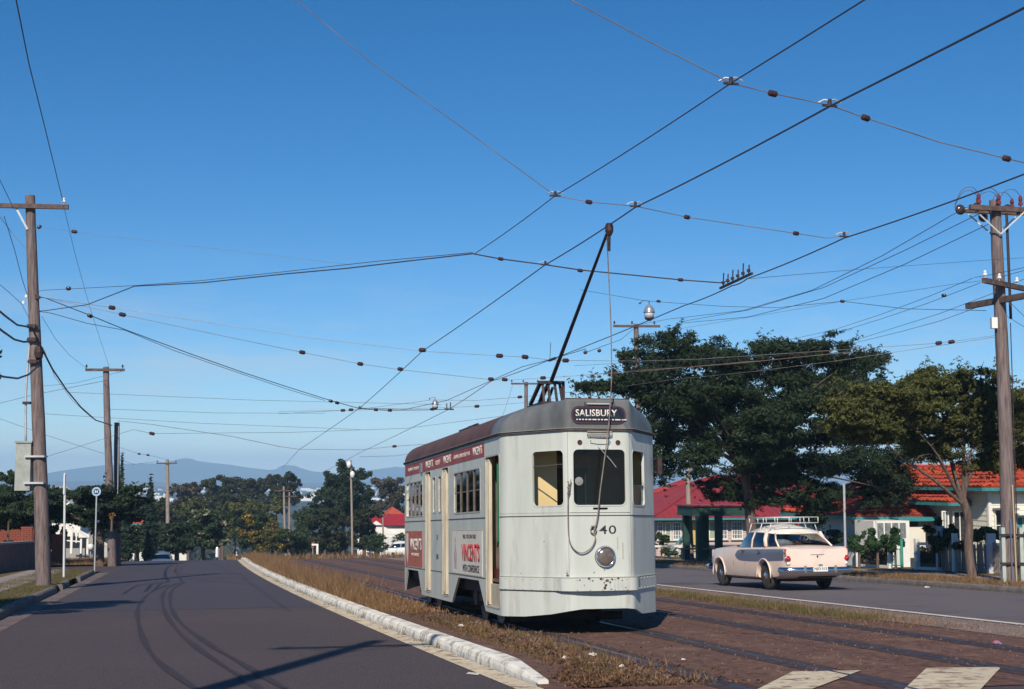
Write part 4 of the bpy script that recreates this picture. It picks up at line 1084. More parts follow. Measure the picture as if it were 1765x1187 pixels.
# second and third on the left
b2 = G(193, 972, .10); top = W(183, 632, b2.y); lean = (top.x-b2.x, 0)
p2, h = pole('timber pole with single crossarm standing behind the round stop sign', b2, top.z, .20, .13, lean)
z = zof(b2, 638); arm(p2, z, 1.75, (1, .05), (lean[0], -.17), pins=(-.95, .9), pinm=iron, braces=False)
b2b = gp(-3.9, QP(b2.x, b2.y)[1]+1.2, .1); top = W(202, 728, b2b.y); b2b.x = W(204, 900, b2b.y).x
pole('short bare timber stub close beside the pole behind the round sign', b2b, top.z, .15, .12, (top.x-b2b.x, 0), timber)[0]
mb = MB(); 
def downpipe():
    z0, z1 = zof(b2, 860), zof(b2, 735); MB().tube([(.22, -.15, z0), (.18, -.15, z1)], .02, 6).build('conduit', galv, p2)
downpipe()
b3 = W(292, 955, 118); b3.z = Hz(b3.x, b3.y); top = W(288, 792, b3.y)
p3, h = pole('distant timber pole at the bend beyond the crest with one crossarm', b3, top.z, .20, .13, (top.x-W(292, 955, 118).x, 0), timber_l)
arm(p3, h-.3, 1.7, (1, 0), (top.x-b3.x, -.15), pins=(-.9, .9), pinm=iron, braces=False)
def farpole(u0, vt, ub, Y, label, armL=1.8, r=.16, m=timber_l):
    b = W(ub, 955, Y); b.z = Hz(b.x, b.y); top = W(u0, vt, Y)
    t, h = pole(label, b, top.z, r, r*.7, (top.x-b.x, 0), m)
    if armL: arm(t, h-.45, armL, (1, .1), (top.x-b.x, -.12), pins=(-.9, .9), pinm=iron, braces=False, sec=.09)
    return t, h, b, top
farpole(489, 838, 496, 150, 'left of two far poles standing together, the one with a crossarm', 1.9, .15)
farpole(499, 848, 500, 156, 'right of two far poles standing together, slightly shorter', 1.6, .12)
t, h, bb, tp = farpole(605, 793, 608, 120, 'far pole with two small white lamps standing before the dark pine', 0, .11)
for v, dx in ((800, -.15), (817, .15)):
    z = EYE + (HOR-v)*120/FPX - bb.z
    MB().lathe([(.0001, -.35), (.14, -.28), (.20, -.05), (.18, .12), (.06, .25), (.0001, .27)], 12, Matrix.Translation((tp.x-bb.x+dx, -.2, z))).build('lamp', porc, t, smooth=True)
MB().box((0, -.14, .9), (.24, .06, .7)).build('white_band', porc, t)
farpole(660, 880, 663, 132, 'slim far pole in front of the white house with red roof', 1.2, .10)
# right side poles
b4 = G(1742, 1003, .13); top = W(1716, 345, b4.y); lean4 = (top.x-b4.x, 0)
p4, h4 = pole('leaning timber pole with three crossarms and steel stubs at the right edge', b4, top.z, .185, .13, lean4)
z = zof(b4, 358); L4 = lambda z: lean4[0]*z/h4
discm = mat('disc_glaze', (.05, .035, .04), rough=.12, spec=.8)
ar = arm(p4, z, 1.62, (1, .26), (L4(z)+.02, -.2), sec=.10, pins=(), braces=False)
ar2 = arm(p4, z, 1.62, (1, .26), (L4(z)+.02, .18), sec=.10, pins=(), braces=False)
ins0 = None
for k, yo in ((-.70, -.2), (-.55, .18), (-.02, -.2), (.14, .18), (.72, -.2), (.62, .18)):
    P = Vector((L4(z)+.02 + k*.78, yo + k*.2, z+.02))
    if ins0 is None:
        ins0 = MB().lathe([(.012, 0), (.012, .08), (.055, .09), (.06, .14), (.035, .18), (.05, .22), (.045, .28), (.02, .33), (.0001, .34)], 12).build('pin_insulator', mat('brown_porcelain', (.16, .03, .025), rough=.15, spec=.7), ar); ins0.location = P
    else: share(ins0, 'pin_insulator', ar, P)
    q_ = P + Vector((0, 0, .32)); jumper = [q_, q_+Vector((-.15, 0, .16)), q_+Vector((-.38, .05, .10)), q_+Vector((-.55, .1, -.25))]
    MB().tube(smooth_path(jumper, 5), .008, 5).build('jumper', wire_m, ar)
ds = None
for P in ((-.98, -.35, z-.05), (-.36, .3, z+.12), (.40, .3, z+.08), (-.20, .34, z-.10)):
    M = basis((1, .2, 0), (0, 0, 1), (P[0]+L4(z), P[1], P[2]))
    if ds is None:
        ds = MB().lathe([(.0001, -.05), (.06, -.05), (.125, -.02), (.13, 0), (.06, .04), (.0001, .06)], 18, Matrix.Identity(4)).build('disc_insulator', discm, ar, smooth=True); ds.location = M.translation; ds.rotation_euler = M.to_euler()
    else: share(ds, 'disc_insulator', ar, M.translation, M.to_euler())
MB().tube([(L4(z)-.98, -.35, z-.05), (L4(z)-.70, -.25, z-.0)], .015, 5).build('strain_rod', galv, ar)
for s in (-1, 1): MB().bar((L4(z)+.02+s*.62, -.27, z-.05), (L4(z)+.02, -.22, z-.62), .012, .035).bar((L4(z)+.02+s*.62, .25, z-.05), (L4(z)+.02, .2, z-.62), .012, .035).build('brace', galv, ar)
z = zof(b4, 491); arm(p4, z, 2.3, (1, 1), (L4(z)+.12, -.16), sec=.10, pins=(-.93, -.30, .5), braces=False)
z = zof(b4, 517); arm(p4, z, 2.5, (.32, -.95), (L4(z)-.02, -.05), sec=.12, pins=(), braces=False)
z = zof(b4, 557); MB().box((L4(z)-.20, -.12, z), (.14, .14, .26)).build('fuse_box', porc, p4)
MB().tube([(L4(z)+.22, -.1, z+.1), (L4(z)+.20, -.1, zof(b4, 365))], .035, 8).build('cable_riser', iron, p4)
MB().tube([(L4(z)+.20, -.12, 0.2), (L4(z)+.20, -.12, z)], .012, 6).build('earth_wire', iron, p4)
mint = mat('stub_pale', (.45, .50, .45), (.35, .40, .37), scale=4, rough=.5)
for dx in (-.20, .23):
    MB().box((dx, -.1, .62), (.085, .17, 1.34)).build('steel_stub', mint, p4)
for zz in (.45, 1.12): MB().box((.01, -.22, zz), (.62, .03, .05)).build('stub_clamp', iron, p4)
MB().tube([(.06, -.24, -.05), (.03, -.24, 2.3)], .02, 8).build('conduit', mat('conduit_buff', (.42, .33, .22), rough=.6), p4)
MB().tube([(-.04, -.24, -.05), (-.04, -.24, 1.5)], .015, 8).build('conduit', mat('conduit_blue', (.12, .15, .24), rough=.5), p4)
# poles behind the big tree and the tram
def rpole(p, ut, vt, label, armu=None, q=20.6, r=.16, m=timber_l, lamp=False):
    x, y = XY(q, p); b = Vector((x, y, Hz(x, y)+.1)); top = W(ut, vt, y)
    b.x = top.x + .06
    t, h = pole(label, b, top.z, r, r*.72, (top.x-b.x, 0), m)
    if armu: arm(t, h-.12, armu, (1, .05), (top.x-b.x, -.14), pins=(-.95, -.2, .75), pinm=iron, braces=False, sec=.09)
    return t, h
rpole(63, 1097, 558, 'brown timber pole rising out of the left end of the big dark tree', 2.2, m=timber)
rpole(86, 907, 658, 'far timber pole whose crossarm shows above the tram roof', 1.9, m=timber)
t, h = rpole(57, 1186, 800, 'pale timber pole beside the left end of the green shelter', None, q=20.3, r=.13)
# the pole whose shadow falls across the road (just out of the frame on the left)
x, y = -4.35, 4.6; q_, p_ = QP(x, y); b0 = Vector((x, y, Hz(x, y)+.1))
t, h = pole('timber pole beside the left kerb next to the camera', b0, b0.z+11.0, .20, .13, (0, 0))
arm(t, h-.55, 2.2, (CA, SA), (0, -.16), pins=(-.9, .9))
# slim posts and signs
whp = mat('post_white', (.62, .64, .66), (.55, .56, .58), scale=5, rough=.5)
b = G(110, 995, .12); top = W(112, 815, b.y)
t = thing('sign_post', 'slim white sign post between the big left pole and the round sign', 'sign post', b)
MB().tube([(0, 0, -.1), (top.x-b.x, 0, top.z-b.z)], .035, 8).build('post', whp, t)
MB().box((top.x-b.x, -.05, top.z-b.z-.35), (.05, .02, .62)).build('sign_plate', whp, t)
b = G(163, 982, .12); top = W(162, 847, b.y); h = top.z-b.z
t = thing('round_sign', 'round pale blue stop sign on a slim pole on the left verge', 'sign', b)
MB().tube([(0, 0, -.1), (0, 0, h)], .028, 8).build('post', galv, t)
Ms = basis((1, 0, 0), (0, 0, 1), (0, -.03, h))
d_ = MB().lathe([(.0001, -.006), (.17, -.006), (.17, .006), (.0001, .006)], 24, Ms).build('disc', mat('sign_blue', (.28, .44, .62), rough=.4), t)
MB().lathe([(.0001, .0065), (.105, .0065), (.105, .009), (.0001, .009)], 20, Ms).build('dark_centre', mat('sign_navy', (.03, .04, .10), rough=.4), d_)
MB().box((-.035, .05-.095, h), (.03, .004, .10)).box((.035, .05-.095, h), (.03, .004, .10)).box((0, .05-.095, h), (.05, .004, .025)).build('emblem', inkw, d_)
b = G(411, 957, .1)
t = thing('sign_post', 'slim silver post at the far end of the white kerb', 'sign post', b); MB().tube([(0, 0, -.1), (-.02, 0, 2.25)], .04, 8).build('post', galv, t)
t = thing('marker_post', 'short thick white marker post at the far end of the kerb', 'post', b+Vector((-.14, -.2, 0))); MB().box((0, 0, .45), (.17, .17, .95)).build('post', porc, t); MB().box((0, 0, .55), (.175, .175, .06)).build('band', seam, t)
for u, v, h_, w_, lb in ((547, 955, .62, .12, 'white marker post with a short arm beyond the end of the tracks'),):
    b = W(u, v, 86); t = thing('marker_post', lb, 'post', b); MB().box((0, 0, h_/2), (w_, w_, h_)).build('post', porc, t); MB().box((-.16, 0, h_-.05), (.35, .1, .1)).build('arm', porc, t)
b = W(539, 956, 88); t = thing('red_sign', 'small red sign on a post beyond the tram tracks', 'sign', b); MB().tube([(0, 0, 0), (0, 0, .6)], .02, 6).build('post', galv, t); MB().box((0, -.03, .58), (.14, .02, .34)).build('plate', redad, t)
b = W(374, 957, 88); t = thing('marker_post', 'short white post by the road under the blossoming tree', 'post', b-Vector((0, 0, .1))); MB().lathe([(.0001, 0), (.10, 0), (.09, .5), (.05, .6), (.0001, .62)], 10).build('post', porc, t)
b = G(205, 956, 0); t = thing('white_bin', 'small white bin at the mouth of the side street', 'bin', b); MB().lathe([(.0001, 0), (.17, 0), (.20, .45), (.19, .5), (.0001, .52)], 12).build('drum', porc, t)

# ============================================================ WIRES
def sag(a, b, s, n=14):
    a, b = Vector(a), Vector(b); return [a.lerp(b, k/n) - Vector((0, 0, s*4*(k/n)*(1-k/n))) for k in range(n+1)]
def cable(name, label, cat, segs, r, m, grp=None, ins=(), im=insul, inr=.045):
    """segs: list of points; children: strain insulators at given points"""
    o0 = Vector(segs[0]); t = thing(name, label, cat, o0, (0, 0, 0), grp) if ins else None
    mb = MB().tube([Vector(p) - o0 for p in segs], r, 5)
    if t is None:
        o = mb.build(name, m); o.location = o0; return tag(o, label, cat, grp)
    mb.build('strand', m, t)
    i0 = None
    for P, d in ins:
        d = Vector(d).normalized(); rot = d.to_track_quat('Z', 'Y').to_euler(); P = Vector(P)-o0
        if i0 is None:
            i0 = MB().lathe([(.0001, -1.7*inr), (.5*inr, -1.6*inr), (inr, -1.1*inr), (inr, 1.1*inr), (.5*inr, 1.6*inr), (.0001, 1.7*inr)], 10).build('strain_insulator', im, t, angle=40); i0.location = P; i0.rotation_euler = rot
        else: share(i0, 'strain_insulator', t, P, rot)
    return t
# contact wires
STN = [3.0, 11.93, 17.6, 22.3, 34.5, 47.3, 73.0, 88.0]
w1px = [(1430, 183, 11.93), (1095, 357, 17.6), (940, 456, 22.3), (728, 605, 34.5), (620, 703, 47.3), (515, 775, 73.0)]
w1 = [SP(*t) for t in w1px]
first = w1[0] + (w1[0]-w1[1]).normalized()*9
def string(P, s=.02):
    r = []
    for a, b in zip(P, P[1:]): r += sag(a, b, s, 6)[:-1]
    return r + [P[-1]]
end1 = SP(487, 806, 100.0)
cable('contact_wire', 'thick contact wire above the near track, the one the trolley pole touches', 'overhead wire', string([first]+w1+[end1]), .010, wire_m)
w2px = [(1765, 300, 13.8), (1455, 410, 18.1), (1288, 480, 21.4), (1262, 492, 22.1), (1180, 526, 24.6), (945, 621, 34.5), (846, 657, 42), (772, 706, 48.5), (620, 780, 73.0)]
w2 = [SP(*t) for t in w2px]; first2 = w2[0] + (w2[0]-w2[1]).normalized()*9
cable('contact_wire', 'contact wire above the far track, passing over the dark tree', 'overhead wire', string([first2]+w2+[SP(560, 812, 98)]), .010, wire_m)
w0px = [(1260, 143, 11.93), (957, 337, 17.6), (818, 437, 22.3)]
w0 = [SP(*t) for t in w0px]
cable('feeder_wire', 'thin wire left of the near contact wire ending at the third span', 'overhead wire', string([w0[0]+(w0[0]-w0[1]).normalized()*9]+w0), .007, wire_m)
def SPn(L): return [SP(*t) for t in L]
# span wires: (label, nodes, insulators at)
def span(label, nodes, ins, r=.006, m=wire_l, sg=.0, inr=.029, im=insul):
    P = SPn(nodes); pts = []
    for a, b in zip(P, P[1:]): pts += sag(a, b, sg, 4)[:-1]
    pts.append(P[-1])
    ii = []
    for u, v, p in ins:
        q = SP(u, v, p); k = min(range(len(P)-1), key=lambda i: abs((P[i].x+P[i+1].x)/2 - q.x)); ii.append((q, P[k+1]-P[k]))
    cable('span_wire', label, 'span wire', pts, r, m, 'span wires holding up the contact wires', ii, im, inr)
span('nearest span wire, running from the top edge to the right edge of the view', [(900, -52, 11.8), (985, 0, 11.93), (1120, 72, 11.93), (1260, 143, 11.93), (1332, 161, 11.93), (1430, 181, 11.93), (1492, 203, 12.0), (1620, 245, 12.1), (1735, 273, 12.2), (1850, 300, 12.4)],
     [(1332, 161, 11.93), (1492, 203, 12.0), (1735, 273, 12.2)])
span('second span wire, dropping from the top left to the far contact wire', [(420, -95, 17.0), (512, 0, 17.2), (640, 108, 17.3), (800, 222, 17.5), (957, 337, 17.6), (1015, 348, 17.6), (1095, 355, 17.6), (1184, 374, 17.8), (1372, 402, 18.0), (1425, 410, 18.1), (1455, 406, 18.1)],
     [(1015, 348, 17.6), (1184, 374, 17.8), (1372, 402, 18.0)])
span('third span wire, a double cable passing behind the raised trolley pole', [(68, 536, 37.6), (80, 535, 37), (150, 525, 35), (232, 493, 31), (350, 487, 28.5), (490, 472, 26), (600, 462, 24.5), (700, 450, 23.2), (815, 437, 22.3), (863, 446, 22.3), (940, 456, 22.3), (1000, 465, 22.3), (1173, 482, 22.2), (1240, 487, 22.1), (1258, 484, 22.1)],
     [(863, 446, 22.3), (1000, 466, 22.3), (1173, 482, 22.2)], r=.011, m=wire_m)
span('faint suspending wire looping above the third span wire', [(66, 502, 37.4), (75, 500, 37), (232, 492, 31), (350, 483, 28.5), (490, 468, 26), (650, 450, 23.8), (815, 435, 22.3)], [(118, 497, 35.5)], r=.006, m=wire_m, inr=.05)
# switch cluster on far contact wire
c = SP(1268, 484, 21.9); t = thing('wire_breaker', 'cluster of bolts and insulators on the contact wire above the dark tree', 'fitting', c)
d = (w2[2]-w2[3]).normalized(); MB().bar(-d*.75, d*.75, .035, .035).build('runner', iron, t)
for k in (-.6, -.38, -.15, .1, .34, .6):
    MB().tube([d*k, d*k+Vector((.01, 0, .20+.04*math.sin(k*40)))], .012, 6).lathe([(.0001, -.02), (.03, -.01), (.03, .03), (.0001, .04)], 8, Matrix.Translation(d*k+Vector((0, 0, .06)))).build('bolt', iron, t)
hang = MB()
def ear(P, label):
    t = thing('wire_hanger', label, 'fitting', P); MB().bar((-.07, -.02, -.01), (.07, .02, -.01), .02, .02).tube([(0, 0, -.02), (0, 0, .05)], .02, 8).build('clamp', iron, t)
    for s in (-1, 1): MB().tube([(0, 0, .04), (s*.05, .01, .05), (s*.11, .02, .02)], .008, 5).build('hook', galv, t)
ear(SP(1430, 180, 11.93), 'hanger clamp where the nearest span wire crosses the near contact wire')
ear(SP(1260, 142, 11.93), 'hanger clamp where the nearest span wire crosses the thin wire')
ear(SP(1095, 354, 17.6), 'hanger clamp on the second span wire just above the trolley head')
ear(SP(957, 336, 17.6), 'hanger clamp on the second span wire where it bends over the thin wire')
ear(SP(1455, 406, 18.1), 'hanger clamp at the right end of the second span wire')
ear(SP(940, 455, 22.3), 'hanger clamp on the third span wire left of the trolley pole')
ear(SP(620, 702, 47.3), 'hanger clamp where the drooping cable meets the near contact wire')
# further spans
span('fourth span wire with round insulators crossing to the pole at the right edge', [(67, 511, 37.6), (78, 513, 37), (193, 530, 36), (520, 580, 35), (728, 605, 34.5), (861, 613, 34.4), (905, 615, 34.4), (947, 620, 34.5), (975, 621, 34.6), (1100, 622, 34.8), (1200, 619, 35), (1400, 606, 35), (1620, 591, 34.8), (1715, 578, 34.5)],
     [(193, 530, 36), (728, 603, 34.5), (861, 613, 34.4), (905, 615, 34.4), (975, 621, 34.6), (1618, 591, 34.8), (1640, 589, 34.8)], r=.006, inr=.055)
span('fifth span wire with round insulators just below the fourth', [(67, 511, 37.6), (75, 512, 37.3), (211, 542, 37.5), (400, 582, 38), (521, 607, 39), (621, 627, 39.5), (690, 637, 40), (846, 654, 42), (870, 655, 42), (940, 651, 42), (1100, 640, 42), (1300, 622, 42)],
     [(211, 542, 37.5), (521, 607, 39), (621, 627, 39.5), (690, 636, 40), (846, 653, 42), (870, 654, 42), (936, 651, 42)], r=.006, inr=.055)
span('drooping paired cable from the left pole down to the near contact wire', [(67, 512, 37.7), (78, 513, 37.5), (155, 543, 38), (216, 568, 39), (335, 612, 41), (420, 642, 43), (500, 668, 45), (570, 690, 46.3), (620, 704, 47.3), (665, 707, 47.8), (745, 706, 48.3), (772, 705, 48.5)],
     [(155, 544, 38), (570, 691, 46.3), (581, 694, 46.6), (648, 706, 47.6), (672, 707, 47.8), (745, 705, 48.3)], r=.012, m=wire_m, inr=.05)
span('slack messenger wire beside the drooping paired cable', [(68, 537, 37.6), (80, 538, 37.5), (90, 540, 37.6), (150, 557, 38), (216, 569, 39), (300, 604, 40), (419, 645, 43), (500, 672, 45), (560, 690, 46.3)], [], r=.008, m=wire_m)
span('sixth span wire, pale, sloping from the stub pole to the second hanging lamp', [(203, 725, 71), (260, 731, 71), (400, 752, 72), (485, 770, 73), (516, 774, 73), (620, 775, 73), (680, 769, 73), (840, 758, 74), (1000, 750, 76)],
     [(680, 769, 73)], r=.012, inr=.07)
span('thin span wire over the far lamp, left of the tram', [(70, 790, 60), (230, 740, 60), (262, 747, 60), (500, 745, 60), (700, 738, 60), (880, 715, 60)], [(262, 747, 60)], r=.007, m=wire_m, inr=.07)
span('thin span wire level with the hanging lamp', [(480, 713, 58), (591, 707, 58), (605, 707, 58), (745, 689, 56), (820, 690, 56), (898, 684, 56), (1060, 668, 56), (1300, 640, 56)], [(591, 707, 58), (605, 706, 58), (896, 684, 56)], r=.006, m=wire_m, inr=.06)
span('short wire with a dark insulator above the tram roof', [(480, 709, 62), (640, 706, 62), (745, 703, 62), (822, 700, 62), (900, 694, 62), (960, 686, 62)], [(822, 700, 62)], r=.008, inr=.07)
# curved pull-off wires near the overhead frog
span('pull-off wire joining the two contact wires behind the pole base', [(620, 703, 47.3), (700, 705, 45.5), (770, 690, 43.5), (846, 656, 42), (900, 632, 37.5), (950, 619, 34.6), (1010, 601, 32)], [], r=.009, m=wire_m)
c = SP(952, 619, 34.4); t = thing('wire_frog', 'dark metal wire junction just left of the trolley pole', 'fitting', c)
d = (w2[4]-w2[5]).normalized(); MB().bar(-d*.32, d*.32, .06, .05).tube([(-.06, 0, 0), (-.04, 0, .42)], .008, 5).build('plate', iron, t)
c = SP(774, 705, 48.5); t = thing('wire_breaker', 'small cluster of bolts on the far contact wire below the hanging lamp', 'fitting', c)
MB().bar((-.15, -.1, 0), (.15, .1, 0), .04, .05).tube([(-.08, 0, 0), (-.08, 0, .2)], .02, 6).tube([(.05, 0, 0), (.05, 0, .24)], .02, 6).build('bolts', iron, t)
# power lines on the right
def line(label, nodes, r=.007, m=wire_m, grp='power lines on the right', s=.0, cat='power line', nm='power_line'):
    P = SPn(nodes) if nodes[0][2] is not None else nodes
    cable(nm, label, cat, string(P, s), r, m, grp)
line('upper of three heavy lines from the left end of the top crossarm', [(1653, 364, 31.6), (1640, 371, 31.6), (1520, 441, 34), (1400, 500, 40), (1281, 535, 50), (1150, 550, 62), (1098, 560, 62.5)], .010)
line('middle of three heavy lines from the top crossarm', [(1702, 361, 31.9), (1690, 367, 31.8), (1560, 431, 34), (1420, 495, 40), (1290, 534, 50), (1180, 553, 62)], .010)
line('lowest of three heavy lines from the top crossarm', [(1716, 380, 32.2), (1700, 388, 32), (1560, 455, 35), (1420, 514, 41), (1290, 546, 50), (1170, 557, 62)], .010)
line('upper thin line leaving the second crossarm', [(1677, 479, 31), (1600, 511, 33), (1520, 541, 38), (1438, 568, 46), (1330, 592, 60)])
line('middle thin line leaving the second crossarm', [(1690, 487, 31), (1600, 522, 34), (1520, 549, 39), (1446, 572, 46), (1340, 597, 60)])
line('upper line running to the slanting short crossarm', [(1712, 505, 31.5), (1620, 540, 35), (1550, 562, 40), (1478, 585, 46), (1350, 608, 60)])
line('lower line running to the slanting short crossarm', [(1710, 520, 31.5), (1620, 553, 35), (1550, 572, 40), (1480, 589, 46), (1360, 612, 60)])
line('line leaving the right edge above the second crossarm', [(1680, 478, 31), (1710, 473, 30.5), (1765, 461, 29.5), (1830, 447, 28)])
line('second line leaving the right edge above the second crossarm', [(1700, 484, 31), (1765, 466, 29.5), (1830, 455, 28)])
line('third line leaving the right edge beside the pole', [(1740, 490, 31), (1765, 481, 30), (1830, 465, 28)])
line('service line dropping from the pole past the right edge', [(1738, 518, 33), (1752, 532, 33), (1765, 545, 33), (1820, 600, 34)])
line('second service line dropping from the pole past the right edge', [(1736, 545, 33), (1765, 563, 33), (1820, 590, 34)])
line('faint span running right from the bolt cluster to the second pole', [(1292, 480, 21.6), (1480, 464, 25), (1700, 448, 30), (1830, 440, 33)], .004)
span('lamp span wire with small white knob above the dark tree', [(1000, 499, 52), (1105, 517, 50), (1135, 520, 50), (1250, 528, 46), (1340, 530, 43), (1452, 519, 40), (1560, 532, 37), (1700, 535, 33)], [(1135, 519, 50), (1452, 519, 40), (1627, 509, 36)], r=.008, m=wire_m, inr=.05)
line('thin wire rising right of the hanging lamp', [(1120, 575, 60), (1300, 545, 50), (1452, 519, 40), (1640, 490, 34), (1690, 484, 31)], .005)
line('line crossing in front of the dark crown, upper', [(990, 630, 46), (1100, 624, 40), (1250, 620, 36), (1400, 608, 34)], .005)
line('line crossing in front of the dark crown, middle reddish', [(1000, 647, 48), (1100, 638, 42), (1250, 628, 38), (1480, 605, 36)], .007, mat('wire_copper', (.22, .13, .12), rough=.6))
line('line crossing in front of the dark crown, lowest and pale', [(1060, 668, 46), (1150, 655, 42), (1300, 640, 38), (1440, 622, 36), (1720, 580, 34.3)], .006, wire_l)
line('wire from the far crossarm down behind the tram roof', [(884, 662, 86), (872, 700, 86), (862, 730, 86)], .008)
span('thin wire fanning left from the far frog', [(1010, 607, 35), (1070, 585, 44), (1098, 562, 62)], [(1009, 607, 35), (1033, 604, 36)], r=.008, m=wire_m, inr=.05)
# left side lines
gl = 'power lines on the left'
line('long line rising from the left crossarm tip to the top edge', [(109, 349, 36.5), (75, 210, 26), (50, 110, 21), (25, -15, 17)], .009, grp=gl)
line('line from the left crossarm tip down to the second pole', [(109, 352, 37), (130, 440, 44), (155, 530, 54), (188, 632, 65.5)], .006, grp=gl)
line('line entering from the left edge to the big pole at mid height', [(24, 360, 36), (12, 335, 34), (-10, 290, 32)], .008, grp=gl)
line('line passing down the left side of the big pole', [(7, 372, 36), (25, 430, 37), (38, 480, 37.5), (47, 508, 38)], .008, grp=gl)
line('second line passing close to the left of the big pole', [(-10, 360, 36), (20, 400, 37), (48, 432, 37)], .006, wire_l, grp=gl)
line('thin line entering from the left edge low on the big pole', [(-10, 482, 34), (15, 503, 35), (37, 523, 36), (50, 548, 37)], .006, grp=gl)
ck = wire_m
line('upper thick black cable sagging in from the left edge', [(-15, 524, 30), (10, 545, 32), (30, 560, 35), (55, 564, 37)], .024, ck, grp='black cables on the left pole', cat='cable', nm='thick_cable')
line('middle thick black cable sagging in from the left edge', [(-15, 555, 30), (5, 571, 32), (25, 585, 35), (40, 589, 36), (55, 588, 37)], .026, ck, grp='black cables on the left pole', cat='cable', nm='thick_cable')
line('lowest thick black cable sagging in from the left edge', [(-15, 640, 30), (5, 649, 32), (30, 652, 35), (50, 645, 36.5), (66, 630, 37)], .024, ck, grp='black cables on the left pole', cat='cable', nm='thick_cable')
line('thick black cable drooping from the big pole to the second pole', [(56, 566, 37), (72, 600, 38.5), (90, 635, 42), (115, 672, 48), (140, 702, 55), (165, 724, 62), (193, 733, 66)], .026, ck, grp='black cables on the left pole', cat='cable', nm='thick_cable')
line('thin line beside the drooping black cable', [(75, 600, 38.5), (95, 650, 42), (125, 690, 50), (160, 722, 60)], .006, grp=gl)
line('thin line from the big pole to the left end of the far crossarm', [(72, 545, 38), (95, 583, 44), (120, 612, 52), (152, 637, 65)], .006, grp=gl)
line('faint line crossing from the left edge to the second pole', [(-10, 697, 80), (60, 680, 76), (120, 668, 72), (185, 655, 66)], .010, grp=gl)
line('faint line below, crossing from the left edge to the second pole top', [(75, 665, 82), (130, 660, 76), (210, 640, 66)], .008, grp=gl)
span('faint line with a dark insulator high to the right of the big pole', [(40, 405, 36), (68, 391, 37), (128, 399, 37), (300, 420, 36), (600, 455, 34)], [(68, 391, 37), (128, 399, 37)], r=.0035, m=wire_l, inr=.045)
line('faint line crossing the lower left sky', [(-10, 718, 90), (80, 750, 92), (180, 782, 95), (230, 800, 100), (275, 795, 116)], .010, grp=gl)
span('faint far wire with two beads above the distant bend', [(203, 770, 90), (240, 782, 92), (255, 784, 92), (290, 792, 116)], [(240, 782, 92), (255, 784, 92)], r=.008, m=wire_m, inr=.06)
for i, (a, b_, lb) in enumerate((((120, 676), (760, 697), 'faint uppermost line low in the left sky'), ((190, 705), (560, 712), 'faint second line low in the left sky'), ((60, 712), (620, 740), 'faint third line low in the left sky'), ((620, 787), (740, 778), 'short faint line from the far lamps to the tram'), ((280, 843), (500, 872), 'thin line from the bend pole to the paired far poles'), ((400, 880), (490, 876), 'lowest thin line running left from the paired far poles'))):
    line(lb, [(a[0], a[1], 110), ((a[0]+b_[0])/2, (a[1]+b_[1])/2+3, 115), (b_[0], b_[1], 120)], .012, grp='faint far lines')
# hanging street lamps
def lampfn(u, v, p, s, label):
    c = SP(u, v, p); t = thing('hanging_lamp', label, 'street lamp', c, (0, 0, 0), 'lamps hanging from wires over the street')
    MB().lathe([(.0001, .34*s), (.03*s, .33*s), (.05*s, .27*s), (.13*s, .20*s), (.20*s, .08*s), (.22*s, .0), (.24*s, -.02*s), (.23*s, -.03*s)], 20).build('lamp_hood', mat('lamp_hood_silver', (.62, .62, .60), rough=.28, metal=.75), t, smooth=True)
    MB().lathe([(.20*s, -.03*s), (.18*s, -.25*s), (.0001, -.26*s)], 18).build('lamp_glass', mat('frosted', (.40, .44, .50), rough=.3), t, smooth=True)
    MB().lathe([(.185*s, -.24*s), (.17*s, -.29*s), (.05*s, -.36*s), (.0001, -.37*s)], 18).build('lamp_cap', iron, t, smooth=True)
    MB().tube([(0, 0, .32*s), (0, 0, .42*s)], .02*s, 6).tube([(0, 0, .42*s), (-.22*s, 0, .44*s), (-.36*s, 0, .34*s)], .014*s, 6).lathe([(.0001, -.03), (.045*s, -.02), (.045*s, .02), (.0001, .03)], 8, Matrix.Translation((-.36*s, 0, .33*s))).build('hanger', iron, t)
lampfn(1119, 537, 49.8, .95, 'larger silver street lamp hanging above the tree top')
lampfn(750, 696, 56, .62, 'small silver street lamp hanging left of the tram pole base')
# ============================================================ BUILDINGS
board_w = mat('weatherboard_white', (.72, .70, .60), (.66, .63, .53), scale=2, rough=.6)
board_p = mat('weatherboard_pink', (.52, .40, .37), (.47, .36, .34), scale=2, rough=.6)
white = mat('white_paint', (.76, .75, .70), (.70, .69, .64), scale=3, rough=.6)
teal = mat('teal_paint', (.03, .20, .22), (.05, .25, .27), scale=4, rough=.5)
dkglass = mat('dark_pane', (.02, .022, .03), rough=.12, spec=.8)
palepane = mat('pale_pane', (.25, .27, .27), (.12, .13, .14), scale=6, rough=.2, spec=.7)
blind_g = mat('green_blind', (.30, .36, .24), rough=.7)
tile_m = mat('roof_tile', (.36, .050, .024), (.24, .042, .024), scale=3, rough=.75, island=(.44, .075, .032), spec=.25)
iron_p = mat('iron_roof_crimson', (.29, .036, .042), (.22, .03, .034), scale=1.2, rough=.5, spec=.35)
iron_r = mat('iron_roof_red', (.36, .02, .02), (.28, .018, .02), scale=1.5, rough=.5)
tiles_o = mat('orange_red_roof', (.40, .07, .035), (.32, .055, .03), scale=2, rough=.7)
eaves_d = mat('soffit', (.30, .30, .30), rough=.8)
QD = Matrix(((CA, -SA, 0, 0), (SA, CA, 0, 0), (0, 0, 1, 0), (0, 0, 0, 1)))   # local x across, y along the street
def house(name, label, q, p, z, rz=0.0):
    x, y = XY(q, p); return thing(name, label, 'house', (x, y, z), (0, 0, .2267+rz))
